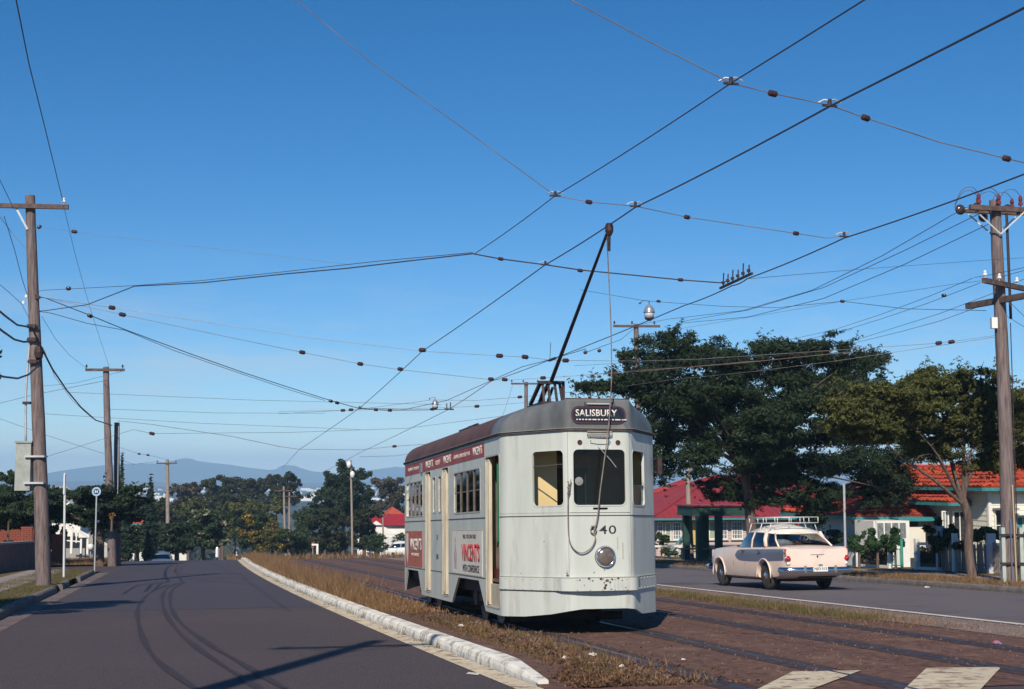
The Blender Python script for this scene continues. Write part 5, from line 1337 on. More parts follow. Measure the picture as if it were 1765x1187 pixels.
def hip_faces(x0, x1, y0, y1, z0, rise, gable=None):
    """four faces (as lists of corners, eave edge first) of a hip roof"""
    hx, hy = (x1-x0)/2, (y1-y0)/2
    if hx >= hy: r0, r1 = Vector((x0+hy, (y0+y1)/2, z0+rise)), Vector((x1-hy, (y0+y1)/2, z0+rise))
    else: r0, r1 = Vector(((x0+x1)/2, y0+hx, z0+rise)), Vector(((x0+x1)/2, y1-hx, z0+rise))
    a, b, c, d = Vector((x0, y0, z0)), Vector((x1, y0, z0)), Vector((x1, y1, z0)), Vector((x0, y1, z0))
    if hx >= hy: return [[a, b, r1, r0], [b, c, r1], [c, d, r0, r1], [d, a, r0]], (r0, r1)
    return [[a, b, r0], [b, c, r1, r0], [c, d, r1], [d, a, r0, r1]], (r0, r1)
def plain_roof(par, x0, x1, y0, y1, z0, rise, m, rib=None, name='roof', thick=.06, cap=None):
    F, (r0, r1) = hip_faces(x0, x1, y0, y1, z0, rise)
    mb = MB()
    for f in F: mb.add(f, [tuple(range(len(f)))])
    mb.add([(x0, y0, z0-thick), (x1, y0, z0-thick), (x1, y1, z0-thick), (x0, y1, z0-thick), (x0, y0, z0), (x1, y0, z0), (x1, y1, z0), (x0, y1, z0)], [(0, 1, 2, 3), (0, 1, 5, 4), (1, 2, 6, 5), (2, 3, 7, 6), (3, 0, 4, 7)])
    r = mb.build(name, m, par)
    if rib:
        mb = MB()
        for k in (0, 3):
            f = F[k]; a, b = f[0], f[1]; n = int((b-a).length/rib); up = (f[2] - b) if len(f) == 4 else None
            top0, top1 = (f[3], f[2]) if len(f) == 4 else (f[2], f[2])
            for i in range(1, n):
                P = a.lerp(b, i/n); t = i/n; L = (b-a).length; dist = t*L
                # climb straight up the slope until the hip or the ridge
                e = (b-a).normalized(); ta = (top0-a).dot(e)/L; tb = (top1-a).dot(e)/L
                if t < ta: s = t/ta if ta > 1e-6 else 0
                elif t > tb: s = (1-t)/(1-tb) if tb < 1-1e-6 else 0
                else: s = 1
                base = top0 - e*(top0-a).dot(e); upv = base - a
                mb.bar(P + Vector((0, 0, .012)), P + upv*s + Vector((0, 0, .012)), .03, .02)
        mb.build('roof_ribs', m, r, kind='stuff')
    hips = MB()
    for a_, b_ in ((F[0][0], r0), (F[0][1], r1 if len(F[0]) == 4 else r0), (r0, r1), (F[2][0], r1), (F[2][1], r0)): hips.tube([a_+Vector((0, 0, .02)), b_+Vector((0, 0, .02))], .07, 6)
    hips.build('ridge_cap', cap or m, r)
    g = MB()
    for a_, b_ in (((x0, y0), (x1, y0)), ((x1, y0), (x1, y1)), ((x1, y1), (x0, y1)), ((x0, y1), (x0, y0))): g.bar((a_[0], a_[1], z0-.05), (b_[0], b_[1], z0-.05), .11, .11)
    g.build('gutter', teal, r)
    return r, F
def tile_face(f, par, w=.30, gauge=.33, mroof=tile_m, name='tile_courses', clip=None):
    """overlapping wavy tiles on one slope (too small to pick apart singly: one part)"""
    a, b = f[0], f[1]; e = (b-a).normalized(); L = (b-a).length
    top0, top1 = (f[3], f[2]) if len(f) == 4 else (f[2], f[2])
    ta, tb = (top0-a).dot(e), (top1-a).dot(e); upv = top0 - e*ta - a; H = upv.length; u = upv.normalized(); n = e.cross(u).normalized()
    if n.z < 0: n = -n
    mb = MB(); g = random.Random(4)
    for j in range(int(H/gauge)+1):
        h0 = j*gauge; h1 = min(H, h0+gauge*1.12); s = h0/H; x0 = ta*s; x1 = L - (L-tb)*s
        k = int((x1-x0)/w)
        for i in range(k+1):
            xs = x0 + i*w + g.uniform(-.006, .006) + (w/2 if j % 2 and 0 else 0); xe = min(xs+w*.98, x1+.05)
            if xe - xs < .06: continue
            lift = .045 + g.uniform(-.012, .014); vs = []
            for (hh, l) in ((h0, lift+.03), (h1, lift*.4)):
                for t, c in ((0, .0), (.22, .035), (.5, .045), (.78, .03), (1, -.005)):
                    vs.append(a + e*(xs+(xe-xs)*t) + u*hh + n*(l+c*.9))
            vs += [a + e*xs + u*h0 + n*.0, a + e*xe + u*h0]
            mb.add(vs, [(0, 1, 6, 5), (1, 2, 7, 6), (2, 3, 8, 7), (3, 4, 9, 8), (10, 0, 1, 2), (10, 2, 3, 4, 11)][:5] + [(10, 2, 3, 4), (10, 4, 11)])
    return mb.build(name, mroof, par, fix=False, kind='stuff')
def boards(par, P0, P1, z0, z1, m, hgt=.17, name='weatherboard', thick=.03):
    """lapped boards on a wall from P0 to P1 (xy), each one a part"""
    P0, P1 = Vector((*P0, 0)), Vector((*P1, 0)); d = (P1-P0).normalized(); L = (P1-P0).length; n = Vector((d.y, -d.x, 0)); b0 = None
    for k in range(int(round((z1-z0)/hgt))):
        z = z0 + k*hgt
        if b0 is None:
            vs = [(0, 0, 0), (L, 0, 0), (L, -thick, .0), (0, -thick, .0), (0, 0, hgt+.02), (L, 0, hgt+.02), (L, -.008, hgt+.02), (0, -.008, hgt+.02)]
            b0 = MB().add(vs, [(0, 3, 2, 1), (3, 7, 6, 2), (4, 5, 6, 7), (0, 4, 7, 3), (1, 2, 6, 5), (0, 1, 5, 4)]).build(name, m, par)
            b0.location = P0 + Vector((0, 0, z)); b0.rotation_euler = (0, 0, math.atan2(d.y, d.x))
        else: share(b0, name, par, P0 + Vector((0, 0, z)), b0.rotation_euler)
def window(par, x, y, z, w_, h_, face='near', lights=(1, 3), m=white, pane=palepane, blind=False, fr=.05):
    """sash window set proud of a wall facing -y (near) or -x (side)"""
    M = Matrix.Translation((x, y, z)) if face == 'near' else Matrix.Translation((x, y, z)) @ Matrix.Rotation(-math.pi/2, 4, 'Z')
    f = MB()
    for s in (-1, 1): f.box((s*(w_/2-fr/2), -.05, 0), (fr, .06, h_), M=M)
    f.box((0, -.05, h_/2-fr/2), (w_-2*fr, .06, fr), M=M).box((0, -.05, -h_/2+fr/2), (w_-2*fr, .06, fr), M=M)
    for i in range(1, lights[0]): f.box((-w_/2+w_*i/lights[0], -.045, 0), (.03, .04, h_-2*fr), M=M)
    for i in range(1, lights[1]): f.box((0, -.047, -h_/2+h_*i/lights[1]), (w_-2*fr, .036, .03), M=M)
    f.box((0, -.07, -h_/2-.03), (w_+.08, .10, .04), M=M)
    o = f.build('window', m, par); MB().box((0, -.028, 0), (w_-2*fr, .01, h_-2*fr), M=M).build('pane', blind_g if blind else pane, o); return o
# ---- pink house
zg = Hz(*XY(30, 79)) - .1
H = house('pink_house', 'pink weatherboard house with crimson iron roof behind the green shelter', 26.9, 79, zg)
ez = -.95 - zg                                                   # eave height above its ground
MB().box((8, 6, ez/2), (16, 11.4, ez)).build('wall', mat('pink_wall', (.45, .35, .33), rough=.8), H)
plain_roof(H, -.6, 16.6, -.5, 12.4, ez+.02, 2.45, iron_p, rib=.45)
boards(H, (-.02, .28), (6.3, .28), .25, ez-.1, board_p, .17)
def hq(u, p): return PU(0, u) if False else None
def qat(u, p):
    k = (u-CX)/FPX; return p*(SA + k*CA)/(CA - k*SA)
for u0, u1, bl, li in ((1131, 1141, False, (2, 4)), (1144, 1155, True, (1, 1)), (1157, 1172, False, (3, 4)), (1206, 1217, False, (2, 4)), (1219, 1231, True, (1, 1)), (1239, 1251, False, (2, 4)), (1258, 1277, False, (4, 4))):
    xa, xb = qat(u0, 79.2)-26.9, qat(u1, 79.2)-26.9
    window(H, (xa+xb)/2, .25, ez-.72, xb-xa, 1.04, lights=li, blind=bl, fr=.06, pane=palepane)
xa = qat(1180, 79.2)-26.9; MB().box((xa, .18, ez-1.0), (.22, .08, 1.9)).build('porch_post', teal, H)
xa = qat(1193, 79.2)-26.9; MB().box((xa, .2, ez-1.05), (.34, .06, 1.7)).build('door', mat('door_yellow', (.55, .40, .12), rough=.6), H)
st = MB(); x1 = qat(1178, 79)-26.9; x0 = qat(1150, 79)-26.9
for k in range(8): st.box((x0+(x1-x0)*k/7, -.5, .12+(1.1)*k/7), (.28, 1.0, .05))
so_ = st.build('stair', white, H)
for yy in (-1.0, 0): MB().bar((x0, yy, 1.0), (x1, yy, 2.05), .06, .09).bar((x0, yy, .1), (x1, yy, 1.15), .05, .2).build('handrail', white if yy < -.5 else teal, so_)
# ---- white house with tiled roof
zg = Hz(*XY(29, 52)) - .2
H = house('tiled_house', 'white weatherboard house with orange red tiled roof and teal gutters', 25, 50, zg)
ez = -.06 - zg
MB().box((5.8, 3.6, ez/2), (10.4, 6.0, ez)).build('wall', white, H)
r, F = plain_roof(H, 0, 12.4, 0, 7.2, ez, 1.95, tile_m, cap=tile_m)
tile_face(F[0], r); tile_face(F[3], r)
# front wing with higher eave
ez2 = .50 - zg
MB().box((5.0, -.2, ez2/2), (3.4, 3.2, ez2)).build('wing_wall', white, H)
r2, F2 = plain_roof(H, 2.55, 8.6, -2.3, 4.2, ez2, 1.45, tile_m, cap=tile_m, name='wing_roof'); tile_face(F2[0], r2); tile_face(F2[3], r2)
# gabled room nearest the street
ez3 = 1.06 - zg
MB().box((6.95, -1.6, ez3/2), (6.96, 3.6, ez3)).build('front_room_wall', white, H)
r3, F3 = plain_roof(H, 2.95, 11.2, -3.95, 2.2, ez3, 1.4, tile_m, cap=tile_m, name='front_roof'); tile_face(F3[0], r3); tile_face(F3[3], r3)
boards(H, (3.46, -3.42), (10.4, -3.42), ez3-2.9, ez3-.15, board_w, .19)
boards(H, (3.45, -1.9), (3.45, -3.4), ez3-2.9, ez3-.15, board_w, .19)
MB().box((3.46, -3.44, ez3-1.5), (.12, .12, 2.8)).build('corner_board', white, H)
xq = qat(1722, 46.5)-25; window(H, xq, -3.44, ez3-1.35, .62, 1.15, lights=(1, 2), pane=dkglass)
MB().box((xq, -3.75, ez3-.75), (.75, .55, .06)).build('window_hood', eaves_d, H)
xq = qat(1757, 46.5)-25; window(H, xq, -3.44, ez3-1.65, .55, 1.25, lights=(2, 1), pane=teal); MB().box((xq+.2, -3.7, ez3-.95), (1.2, .4, .06)).build('window_hood', white, H)
# wing windows in the shade
for u0, u1, pn in ((1621, 1633, palepane), (1640, 1664, dkglass), (1684, 1700, palepane)):
    xa, xb = qat(u0, 48)-25, qat(u1, 48)-25
    window(H, (xa+xb)/2, -1.82, ez2-.95, xb-xa, 1.3, lights=(2, 1), pane=pn)
# porch of the low wing: white panels, dark opening, louvres
MB().box((.55, -.85, ez-.95), (1.45, 1.5, 1.7)).build('louvre_bay', white, H)
for k in range(4):
    MB().box((.10+.30*k, -1.61, ez-.45), (.24, .02, .55)).build('louvre', palepane, H)
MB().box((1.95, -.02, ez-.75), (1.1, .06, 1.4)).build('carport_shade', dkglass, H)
MB().box((1.9, -.55, ez-.95), (1.15, .10, 1.15)).build('porch_panel', board_w, H)
MB().bar((1.3, -.75, ez-.10), (3.1, -.75, ez-.10), .10, .10).box((2.2, -.35, ez-.03), (1.8, .8, .06)).build('porch_roof', teal, H)
for x in (1.4, 2.95): MB().box((x, -.7, ez-1.0), (.09, .09, 2)).build('porch_post', white, H)
# far red roofs on the right
def simple_house(label, u, vr, Y, wd, dp, wall_h, rise, rm, wm, rz=0, win=0, name='house'):
    P = W(u, vr, Y); z0 = P.z - rise - wall_h
    t = thing(name, label, 'house', (P.x, P.y, z0), (0, 0, .2267+rz))
    MB().box((0, 0, (wall_h-3)/2), (wd-.8, dp-.8, wall_h+3)).build('wall', wm, t)
    plain_roof(t, -wd/2, wd/2, -dp/2, dp/2, wall_h, rise, rm)
    for k in range(win):
        x = -wd/2 + wd*(k+.7)/(win+.4); window(t, x, -dp/2+.42, wall_h*.55, .9, 1.2, lights=(2, 2), pane=dkglass)
    return t
simple_house('distant house with plain orange red hipped roof right of the tram', 1150, 842, 128, 9, 8, 2.6, 2.0, tiles_o, white, 0, 2)
simple_house('small far house with red roof on the slope above the pink house', 1178, 828, 230, 9, 8, 2.6, 1.8, iron_r, white)
simple_house('house with crimson roof glimpsed behind the dark tree', 1395, 848, 92, 9, 8, 2.5, 2.0, iron_p, board_p)
simple_house('far house with orange roof glimpsed through the tree beside the tiled house', 1500, 850, 140, 10, 8, 2.5, 2.1, tiles_o, white)
simple_house('small orange roofed cottage left of the tiled house', 1446, 884, 76, 2.9, 4, 2.4, .7, tile_m, board_p, 0, 3)
# white gabled house left of the tram
P = W(690, 913, 142); t = thing('gabled_house', 'white two storey house with bright red roof left of the tram', 'house', (P.x, P.y, P.z-4.5), (0, 0, .10))
MB().box((1.2, 0, 2.4), (8.5, 6, 5.4)).build('wall', white, t)
MB().prism([(-3.4, 0), (3.4, 0), (0, 1.0)], -3.2, 5.6, basis((0, 1, 0), (0, 0, 1), (0, 0, 5.05)) ).build('roof', iron_r, t)
MB().prism([(-1.9, 0), (1.9, 0), (0, 1.3)], 0, .12, basis((1, 0, 0), (0, 0, 1), (-2.4, -3.1, 4.2))).box((-2.4, -2.6, 2.0), (3.6, 1.2, 4.4)).build('gable', white, t)
for x, z in ((1.3, 4.2), (-2.9, 3.6)): MB().box((x, -3.3, z), (1.1, .6, .35)).build('window_hood', iron_r, t)
for x, z in ((1.3, 3.6), (-.2, 1.2), (1.9, 1.2), (-2.9, 3.0)): window(t, x, -3.02 if x > -1 else -3.22, z, .8, .9, lights=(2, 2), pane=dkglass)
simple_house('far house with orange roof in the trees above the white gabled house', 676, 874, 175, 5.5, 6, 2.5, 2.0, tiles_o, board_p)
simple_house('house with small orange roof showing left of the cypress', 233, 888, 128, 3.0, 4, 2.6, .7, tiles_o, white, 0, 1)
t = simple_house('red roofed house glimpsed at the far left beyond the bend', 301, 893, 170, 4, 6, 2.6, 1.2, iron_r, white, 0, 1)
# low white fence and rails near the white gabled house
P = W(640, 955, 128); t = thing('slat_fence', 'grey slatted fence before the white gabled house', 'fence', P)
sl0 = MB().box((0, 0, .75), (.06, .03, 1.5)).build('slat', galv, t)
for k in range(1, 22): share(sl0, 'slat', t, (k*.14, 0, 0))
MB().bar((-.1, .05, 1.45), (7.5, .05, 1.5), .08, .1).bar((3.1, .05, .5), (6.5, .05, .4), .3, .9).build('rail', white, t)
for u, lb in ((668, 'left white kerb bar at the far side of the crossing road'), (688, 'right white kerb bar at the far side of the crossing road')):
    P = W(u, 958, 96); t = MB().bar((-.5, 0, .12), (.5, 0, .12), .2, .22).build('kerb_bar', porc); t.location = P; tag(t, lb, 'kerb bar')
car_copy(W(705, 952, 124)+Vector((0, 0, -.5)), 1.75, 'white car parked before the white gabled house', white_car)
car_copy(W(276, 956, 96)+Vector((0, 0, -1.28)), .35, 'dark blue car whose roof shows over the crest on the left', blue_car)
# ---- left: brick wall, brick house, white porch
brickm = mat('brick', (.22, .055, .038), (.16, .04, .03), scale=5, rough=.85, island=(.26, .08, .05), spec=.2)  # brick red taken darker, so shade is put into the colour
mortar = mat('mortar', (.20, .15, .13), rough=.9)
def brickpanel(par, P0, d, n_cols, n_rows, z0, L=.235, hh=.085):
    d = Vector(d).normalized(); nn = Vector((d.y, -d.x, 0)); b0 = None; rz = math.atan2(d.y, d.x); g = random.Random(2)
    for r in range(n_rows):
        for c in range(n_cols):
            off = L/2 if r % 2 else 0
            if c == n_cols-1 and off:
                for e0 in (L*.25, L*(n_cols-.25)): share(b0, 'brick', par, Vector(P0) + d*e0 + Vector((0, 0, z0 + hh*r + hh/2)), (0, 0, rz), (.47, 1, 1))
                continue
            P = Vector(P0) + d*(L*c + L/2 + off) + Vector((0, 0, z0 + hh*r + hh/2)) + nn*g.uniform(0, .006)
            if b0 is None:
                b0 = MB().box((0, 0, 0), (L-.012, .09, hh-.012)).build('brick', brickm, par); b0.location = P; b0.rotation_euler = (0, 0, rz)
            else: share(b0, 'brick', par, P, (0, 0, rz))
zl = lambda q, p: zp(p, q)+.12
# low wall along the footpath
q_ = -7.1; pa, pb_ = 42.0, 61.5
A0 = gp(q_, pa, .1)
t = thing('brick_wall', 'low dark rendered brick wall with sloping coping along the left footpath', 'wall', A0)
mb = MB(); V = []
wq = lambda p: -6.55 + .95*(p-50)/14
for p, hh in ((pa, .95), (pb_, 1.02)):
    for dq in (0, -.24):
        for up in (-.3, hh): V.append(gp(wq(p)+dq, p, up+.1) - A0)
mb.add(V, [(0, 1, 3, 2), (4, 6, 7, 5), (0, 4, 5, 1), (2, 3, 7, 6), (1, 5, 7, 3), (0, 2, 6, 4)]); mb.build('wall_body', mat('render_dark', (.10, .055, .05), (.15, .085, .075), scale=3, rough=.9), t)
MB().bar(gp(wq(pa)-.12, pa, 1.09)-A0, gp(wq(pb_)-.12, pb_, 1.16)-A0, .32, .07).build('coping', mat('coping', (.30, .26, .25), rough=.9), t)
def brick_pier(u, v0, Y, cols, rows_, label, dark=False, wd=None):
    P = W(u, v0, Y); P.z = Hz(P.x, P.y)+.1
    t = thing('brick_pier', label, 'gate pier', P); wd = .235*cols
    MB().box((wd/2, .28, rows_*.0425), (wd-.03, .42, rows_*.085)).build('core', mortar, t)
    brickpanel(t, (0, .04, 0), (1, 0, 0), cols, rows_, 0.0)
    brickpanel(t, (wd, .04, 0), (0, 1, 0), 2, rows_, 0.0)
    MB().box((wd/2, .26, rows_*.085+.03), (wd+.05, .56, .06)).build('cap', brickm, t)
    return t
brick_pier(36, 940, 61.5, 2, 19, 'tall lit brick pier at the end of the low wall, behind the big pole')
brick_pier(89, 930, 66, 2, 15, 'narrow brick pier just right of the big pole')
P = W(2, 935, 70); P.z = Hz(P.x, P.y)+.1
t = thing('brick_house', 'red brick house front glimpsed over the low wall at the left edge', 'house', P)
MB().box((-1.4, 2.0, 1.0), (5.2, 3.8, 3.2)).build('core', mortar, t)
brickpanel(t, (-1.2, .08, 0), (1, 0, 0), 10, 24, .25)
MB().box((.35, .0, .85), (.45, .12, .5)).build('vent_opening', dkglass, t)
# white porch house on the left
P = W(118, 940, 84); P.z = Hz(P.x, P.y)
t = thing('porch_house', 'white house gable and porch posts glimpsed under the spreading tree', 'house', P, (0, 0, .15))
hz = lambda v: EYE + (HOR-v)*84/FPX - P.z
hx = lambda u: W(u, 900, 84).x - P.x
MB().box((hx(100), 2.5, (hz(935)+hz(895))/2+.2), (hx(136)-hx(62), 4.5, hz(890)-hz(918))).build('wall', white, t)
MB().prism([(hx(60), 0), (hx(140), 0), (hx(88), hz(838)-hz(885))], -.2, 5.5, basis((1, 0, 0), (0, 0, 1), (0, 5.5, hz(885))) ).build('roof', white, t)
MB().prism([(hx(136), hz(925)), (hx(154), hz(925)), (hx(154), hz(921)), (hx(136), hz(912))], 0, .3, basis((1, 0, 0), (0, 0, 1), (0, .2, 0))).build('awning', white, t)
for u, v0, v1, w_ in ((124, 912, 952, .13), (132, 912, 934, .07), (140, 927, 952, .11), (151, 927, 953, .12)):
    MB().box((hx(u), 0, (hz(v0)+hz(v1))/2), (w_, w_, hz(v0)-hz(v1))).build('porch_post', white, t)
MB().bar((hx(116), 0, hz(930)), (hx(140), 0, hz(932)), .05, .07).build('rail', white, t)
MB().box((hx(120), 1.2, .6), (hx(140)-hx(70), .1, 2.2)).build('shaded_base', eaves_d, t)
P = W(168, 948, 80); P.z = Hz(P.x, P.y)
t = thing('rail_fence', 'white topped sloping fence between the round sign and the second pole', 'fence', P)
A_, B_ = Vector((0, 0, EYE+(HOR-929)*80/FPX-P.z)), Vector((W(190, 938, 78).x-P.x, -2, EYE+(HOR-941)*78/FPX-P.z))
MB().bar(A_, B_, .08, .14).build('rail', white, t)
sl0 = MB().box((0, 0, -.35), (.08, .03, .8)).build('picket', galv, t); sl0.location = A_
for k in range(1, 9): share(sl0, 'picket', t, A_.lerp(B_, k/9))
for u, lb in ((156, 'white round topped letterbox by the left porch'),):
    P = W(u, 948, 76); P.z = EYE+(HOR-950)*76/FPX; t = thing('letterbox', lb, 'letterbox', P)
    MB().lathe([(.0001, .12), (.13, .14), (.16, .28), (.13, .42), (.0001, .46)], 12).build('box', porc, t, smooth=True); MB().tube([(0, 0, -.3), (0, 0, .14)], .03, 6).build('post', galv, t)

# ---- shelter
P = gp(qat(1189, 55), 55, .13)
t = thing('tram_shelter', 'dark green roadside waiting shelter with flat roof and thick posts', 'shelter', P, (0, 0, .2267))
sg = mat('shelter_green', (.012, .045, .038), (.02, .065, .05), scale=4, rough=.6)
ztop = EYE + (HOR-873)*56.5/FPX - P.z; zbot = EYE+(HOR-890)*56.5/FPX - P.z
MB().box((1.18, .7, (ztop+zbot)/2), (2.36, 1.9, ztop-zbot)).build('roof', sg, t)
MB().box((1.18, .7, ztop+.02), (2.5, 2.05, .05)).build('roof_sheet', iron_p, t)
for x, w_ in ((.28, .24), (1.12, .28)):
    for y in (-.15, 1.4): MB().box((x, y, zbot/2), (w_, .2, zbot)).build('post', sg, t)
MB().box((.7, 1.3, .45), (1.5, .35, .06)).box((.1, 1.3, .22), (.06, .3, .42)).box((1.3, 1.3, .22), (.06, .3, .42)).build('bench', timber_l, t)
MB().bar((-2.5, 1.9, .55), (3.5, 1.9, .5), .05, .08).build('rear_rail', white, t)

P = gp(22.2, 54, .13)
t = thing('rail_fence', 'low white rail fence on posts behind the green shelter', 'fence', P)
for a in range(9):
    c = gp(22.2, 54+a*2.4, .13) - P; MB().box(c+Vector((0, 0, .3)), (.12, .12, .62)).build('post', white, t)
MB().bar(Vector((0, 0, .56)), gp(22.2, 54+8*2.4, .69)-P, .06, .11).build('rail', white, t)
# ---- fence in front of the tiled house
q_ = 22.3; pL = PU(q_, 1466); A0 = gp(q_, pL, .13)
F_ = thing('garden_fence', 'weathered picket fence with white posts and rails before the tiled house', 'fence', A0)
def fpt(u, up=0): return gp(q_, PU(q_, u), .13+up) - A0
pg = mat('picket_grey', (.33, .27, .24), (.44, .38, .32), scale=8, rough=.85, island=(.22, .16, .13))
postb = mat('post_white_blueshade', (.42, .44, .52), (.55, .56, .62), scale=4, rough=.7)  # white post paint with the bluish shade put into the colour
p0o = MB().box((0, 0, .5), (.14, .12, 1.0)).build('post', white, F_); p0o.location = fpt(1473)
for u, s, ln in ((1527, 1.0, .06), (1574, .95, 0), (1639, 1.12, 0)): share(p0o, 'post', F_, fpt(u), (0, ln, .2267), (1, 1, s))
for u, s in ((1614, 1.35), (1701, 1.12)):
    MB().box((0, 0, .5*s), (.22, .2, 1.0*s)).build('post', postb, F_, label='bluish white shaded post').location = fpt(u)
for a, b_, hh in ((1473, 1527, .78), (1574, 1614, .80), (1473, 1527, .05), (1574, 1614, .05)): MB().bar(fpt(a, hh), fpt(b_, hh), .05, .09).build('rail', white, F_)
gr_ = mat('gate_green', (.05, .28, .20), rough=.5)
MB().tube([fpt(1548, 0), fpt(1548, .95)], .05, 8).build('gate_post', gr_, F_)
gt = MB().tube([fpt(1531, .1), fpt(1531, .62), fpt(1546, .62), fpt(1546, .1), fpt(1531, .1)], .018, 6).build('gate', gr_, F_)
for k in range(5): MB().tube([fpt(1533+k*2.8, .1), fpt(1533+k*2.8, .62)], .007, 4).build('gate_wire', gr_, gt)
a = PU(q_, 1618); b_ = PU(q_, 1775); n = int(abs(a-b_)/.10); g = random.Random(9)
pk = MB().prism([(-.034, 0), (.034, 0), (.034, .80), (0, .86), (-.034, .80)], -.01, .01, basis((1, 0, 0), (0, 0, 1), (0, 0, 0))).build('picket', pg, F_)
for k in range(n):
    P = gp(q_, a+(b_-a)*k/n, .14) - A0; rz = .2267-math.pi/2
    if k == 0: pk.location = P; pk.rotation_euler = (0, 0, rz)
    else: share(pk, 'picket', F_, P, (g.uniform(-.03, .03), g.uniform(-.05, .05), rz), (1, 1, g.uniform(.93, 1.06)))
for hh in (.22, .66): MB().bar(fpt(1618, hh)+Vector((.03, 0, 0)), fpt(1775, hh)+Vector((.03, 0, 0)), .03, .07).build('picket_rail', pg, F_)
MB().box((0, 0, .5), (.25, .02, .34)).build('notice_plate', flashm, F_).location = fpt(1666, 0) + Vector((-.1, -.12, 0))
t = thing('street_post', 'slim grey post standing behind the pink sedan', 'sign post', gp(19, PU(19, 1452), .13)); MB().tube([(0, 0, 0), (0, 0, 2.6)], .035, 8).build('post', galv, t)
# ============================================================ TREES
bark = mat('bark', (.085, .06, .05), (.18, .135, .115), scale=5, rough=.9, bump=.8, bscale=20, stretch=(3, 3, .6), spec=.15)
lf_dark = leafmat('leaf_dark', (.013, .028, .012), (.030, .052, .022), .18)
lf_olive = leafmat('leaf_olive', (.050, .062, .018), (.135, .14, .038), .3)
lf_mid = leafmat('leaf_mid', (.022, .045, .016), (.045, .07, .026), .2)
lf_far = leafmat('leaf_far', (.022, .030, .012), (.044, .05, .020), .15)
lf_brown = leafmat('leaf_brown', (.050, .045, .025), (.085, .07, .04), .15)
lf_cyp = leafmat('leaf_cypress', (.012, .030, .016), (.022, .042, .024), .1)
lf_yel = leafmat('leaf_yellow_flower', (.30, .17, .03), (.42, .23, .04), .2)
lf_pale = leafmat('leaf_pale_blossom', (.17, .17, .10), (.34, .32, .22), .25)
lf_bright = leafmat('leaf_shrub', (.03, .06, .018), (.07, .11, .035), .25)
lf_glossy = leafmat('leaf_large', (.02, .055, .02), (.04, .09, .03), .2)
def branchy(t, base, targets, r0, m=bark, fork=.45, seed=1, name='trunk', stem=None):
    g = random.Random(seed); base = Vector(base); mb = MB(); fk = Vector(stem)
    mb.tube(smooth_path([base + Vector((0, 0, -.2)), base.lerp(fk, .35) + Vector((g.uniform(-.06, .06), 0, 0)), base.lerp(fk, .7)+Vector((g.uniform(-.08, .08), 0, 0)), fk], 3), [r0*1.25, r0*1.1, r0*1.0, r0, r0*.97, r0*.94, r0*.92, r0*.9, r0*.85, r0*.8], 12)
    mb.build(name, m, t, angle=60)
    lb = MB()
    for T in targets:
        T = Vector(T); mid = fk.lerp(T, .5) + Vector((g.uniform(-.3, .3), g.uniform(-.3, .3), g.uniform(-.1, .35))); P = smooth_path([fk - Vector((0, 0, .15)), fk.lerp(mid, .5), mid, T], 3)
        lb.tube(P, [r0*.48*(1-.85*i/(len(P)-1)) for i in range(len(P))], 7)
        for _ in range(3):
            a = P[g.randrange(4, len(P))]; e_ = a + Vector((g.gauss(0, .5), g.gauss(0, .5), g.uniform(.1, .5))); lb.tube([a, a.lerp(e_, .5)+Vector((0, 0, .1)), e_], [r0*.16, r0*.10, r0*.04], 5)
    return lb.build('limb', m, t, angle=60, kind='stuff')
def tree(name, label, cat, base, clumps, n, size, m, r0, stem, seed=1, grp=None, k=16, f=.30, limbs=6, aspect=.45, lo=.45, droop=0, extra=None, shell=.3, sprigs=0, sprig_r=.11):
    """clumps: (centre, radii) in world space"""
    base = Vector(base); t = thing(name, label, cat, base, (0, 0, 0), grp); g = random.Random(seed)
    cl = []; tg = []
    for c, r in clumps:
        c = Vector(c) - base; r = r if isinstance(r, (tuple, list)) else (r, r, r*.8)
        cl += subclumps(c, r, k, f, g, lo); tg.append(c)
    if sprigs:
        sp = []
        for _ in range(sprigs):
            c, r = cl[g.randrange(len(cl))]; d = Vector((g.gauss(0, 1), g.gauss(0, 1), g.gauss(.25, .8))).normalized()
            P = Vector(c) + Vector((d.x*r[0], d.y*r[1], d.z*r[2])); L = g.uniform(.25, .75)
            for j in range(4):
                q = P + d*L*j/3 + Vector((0, 0, -.05*j*j*L*.5)); rr2 = sprig_r*(1.25-.22*j); sp.append((tuple(q), (rr2, rr2, rr2*.6)))
        me = leaves_mesh('sprays', sp, sprigs*34, size*.8, seed+9, aspect, .5, droop)
        link('sprays', me, m, t, fix=False)
    link('crown', leaves_mesh('crown', cl, n, size, seed, aspect, shell, droop), m, t, fix=False)
    if extra: link('blossom', leaves_mesh('blossom', [c for i, c in enumerate(cl) if i % 3 == 0], extra[0], extra[1], seed+5, .6, shell=.12), extra[2], t, fix=False)
    if limbs: branchy(t, (0, 0, 0), tg[:limbs], r0, seed=seed, stem=Vector(stem)-base)
    else: MB().tube([(0, 0, -.3), Vector(stem)-base], [r0, r0*.7], 8).build('trunk', bark, t)
    return t
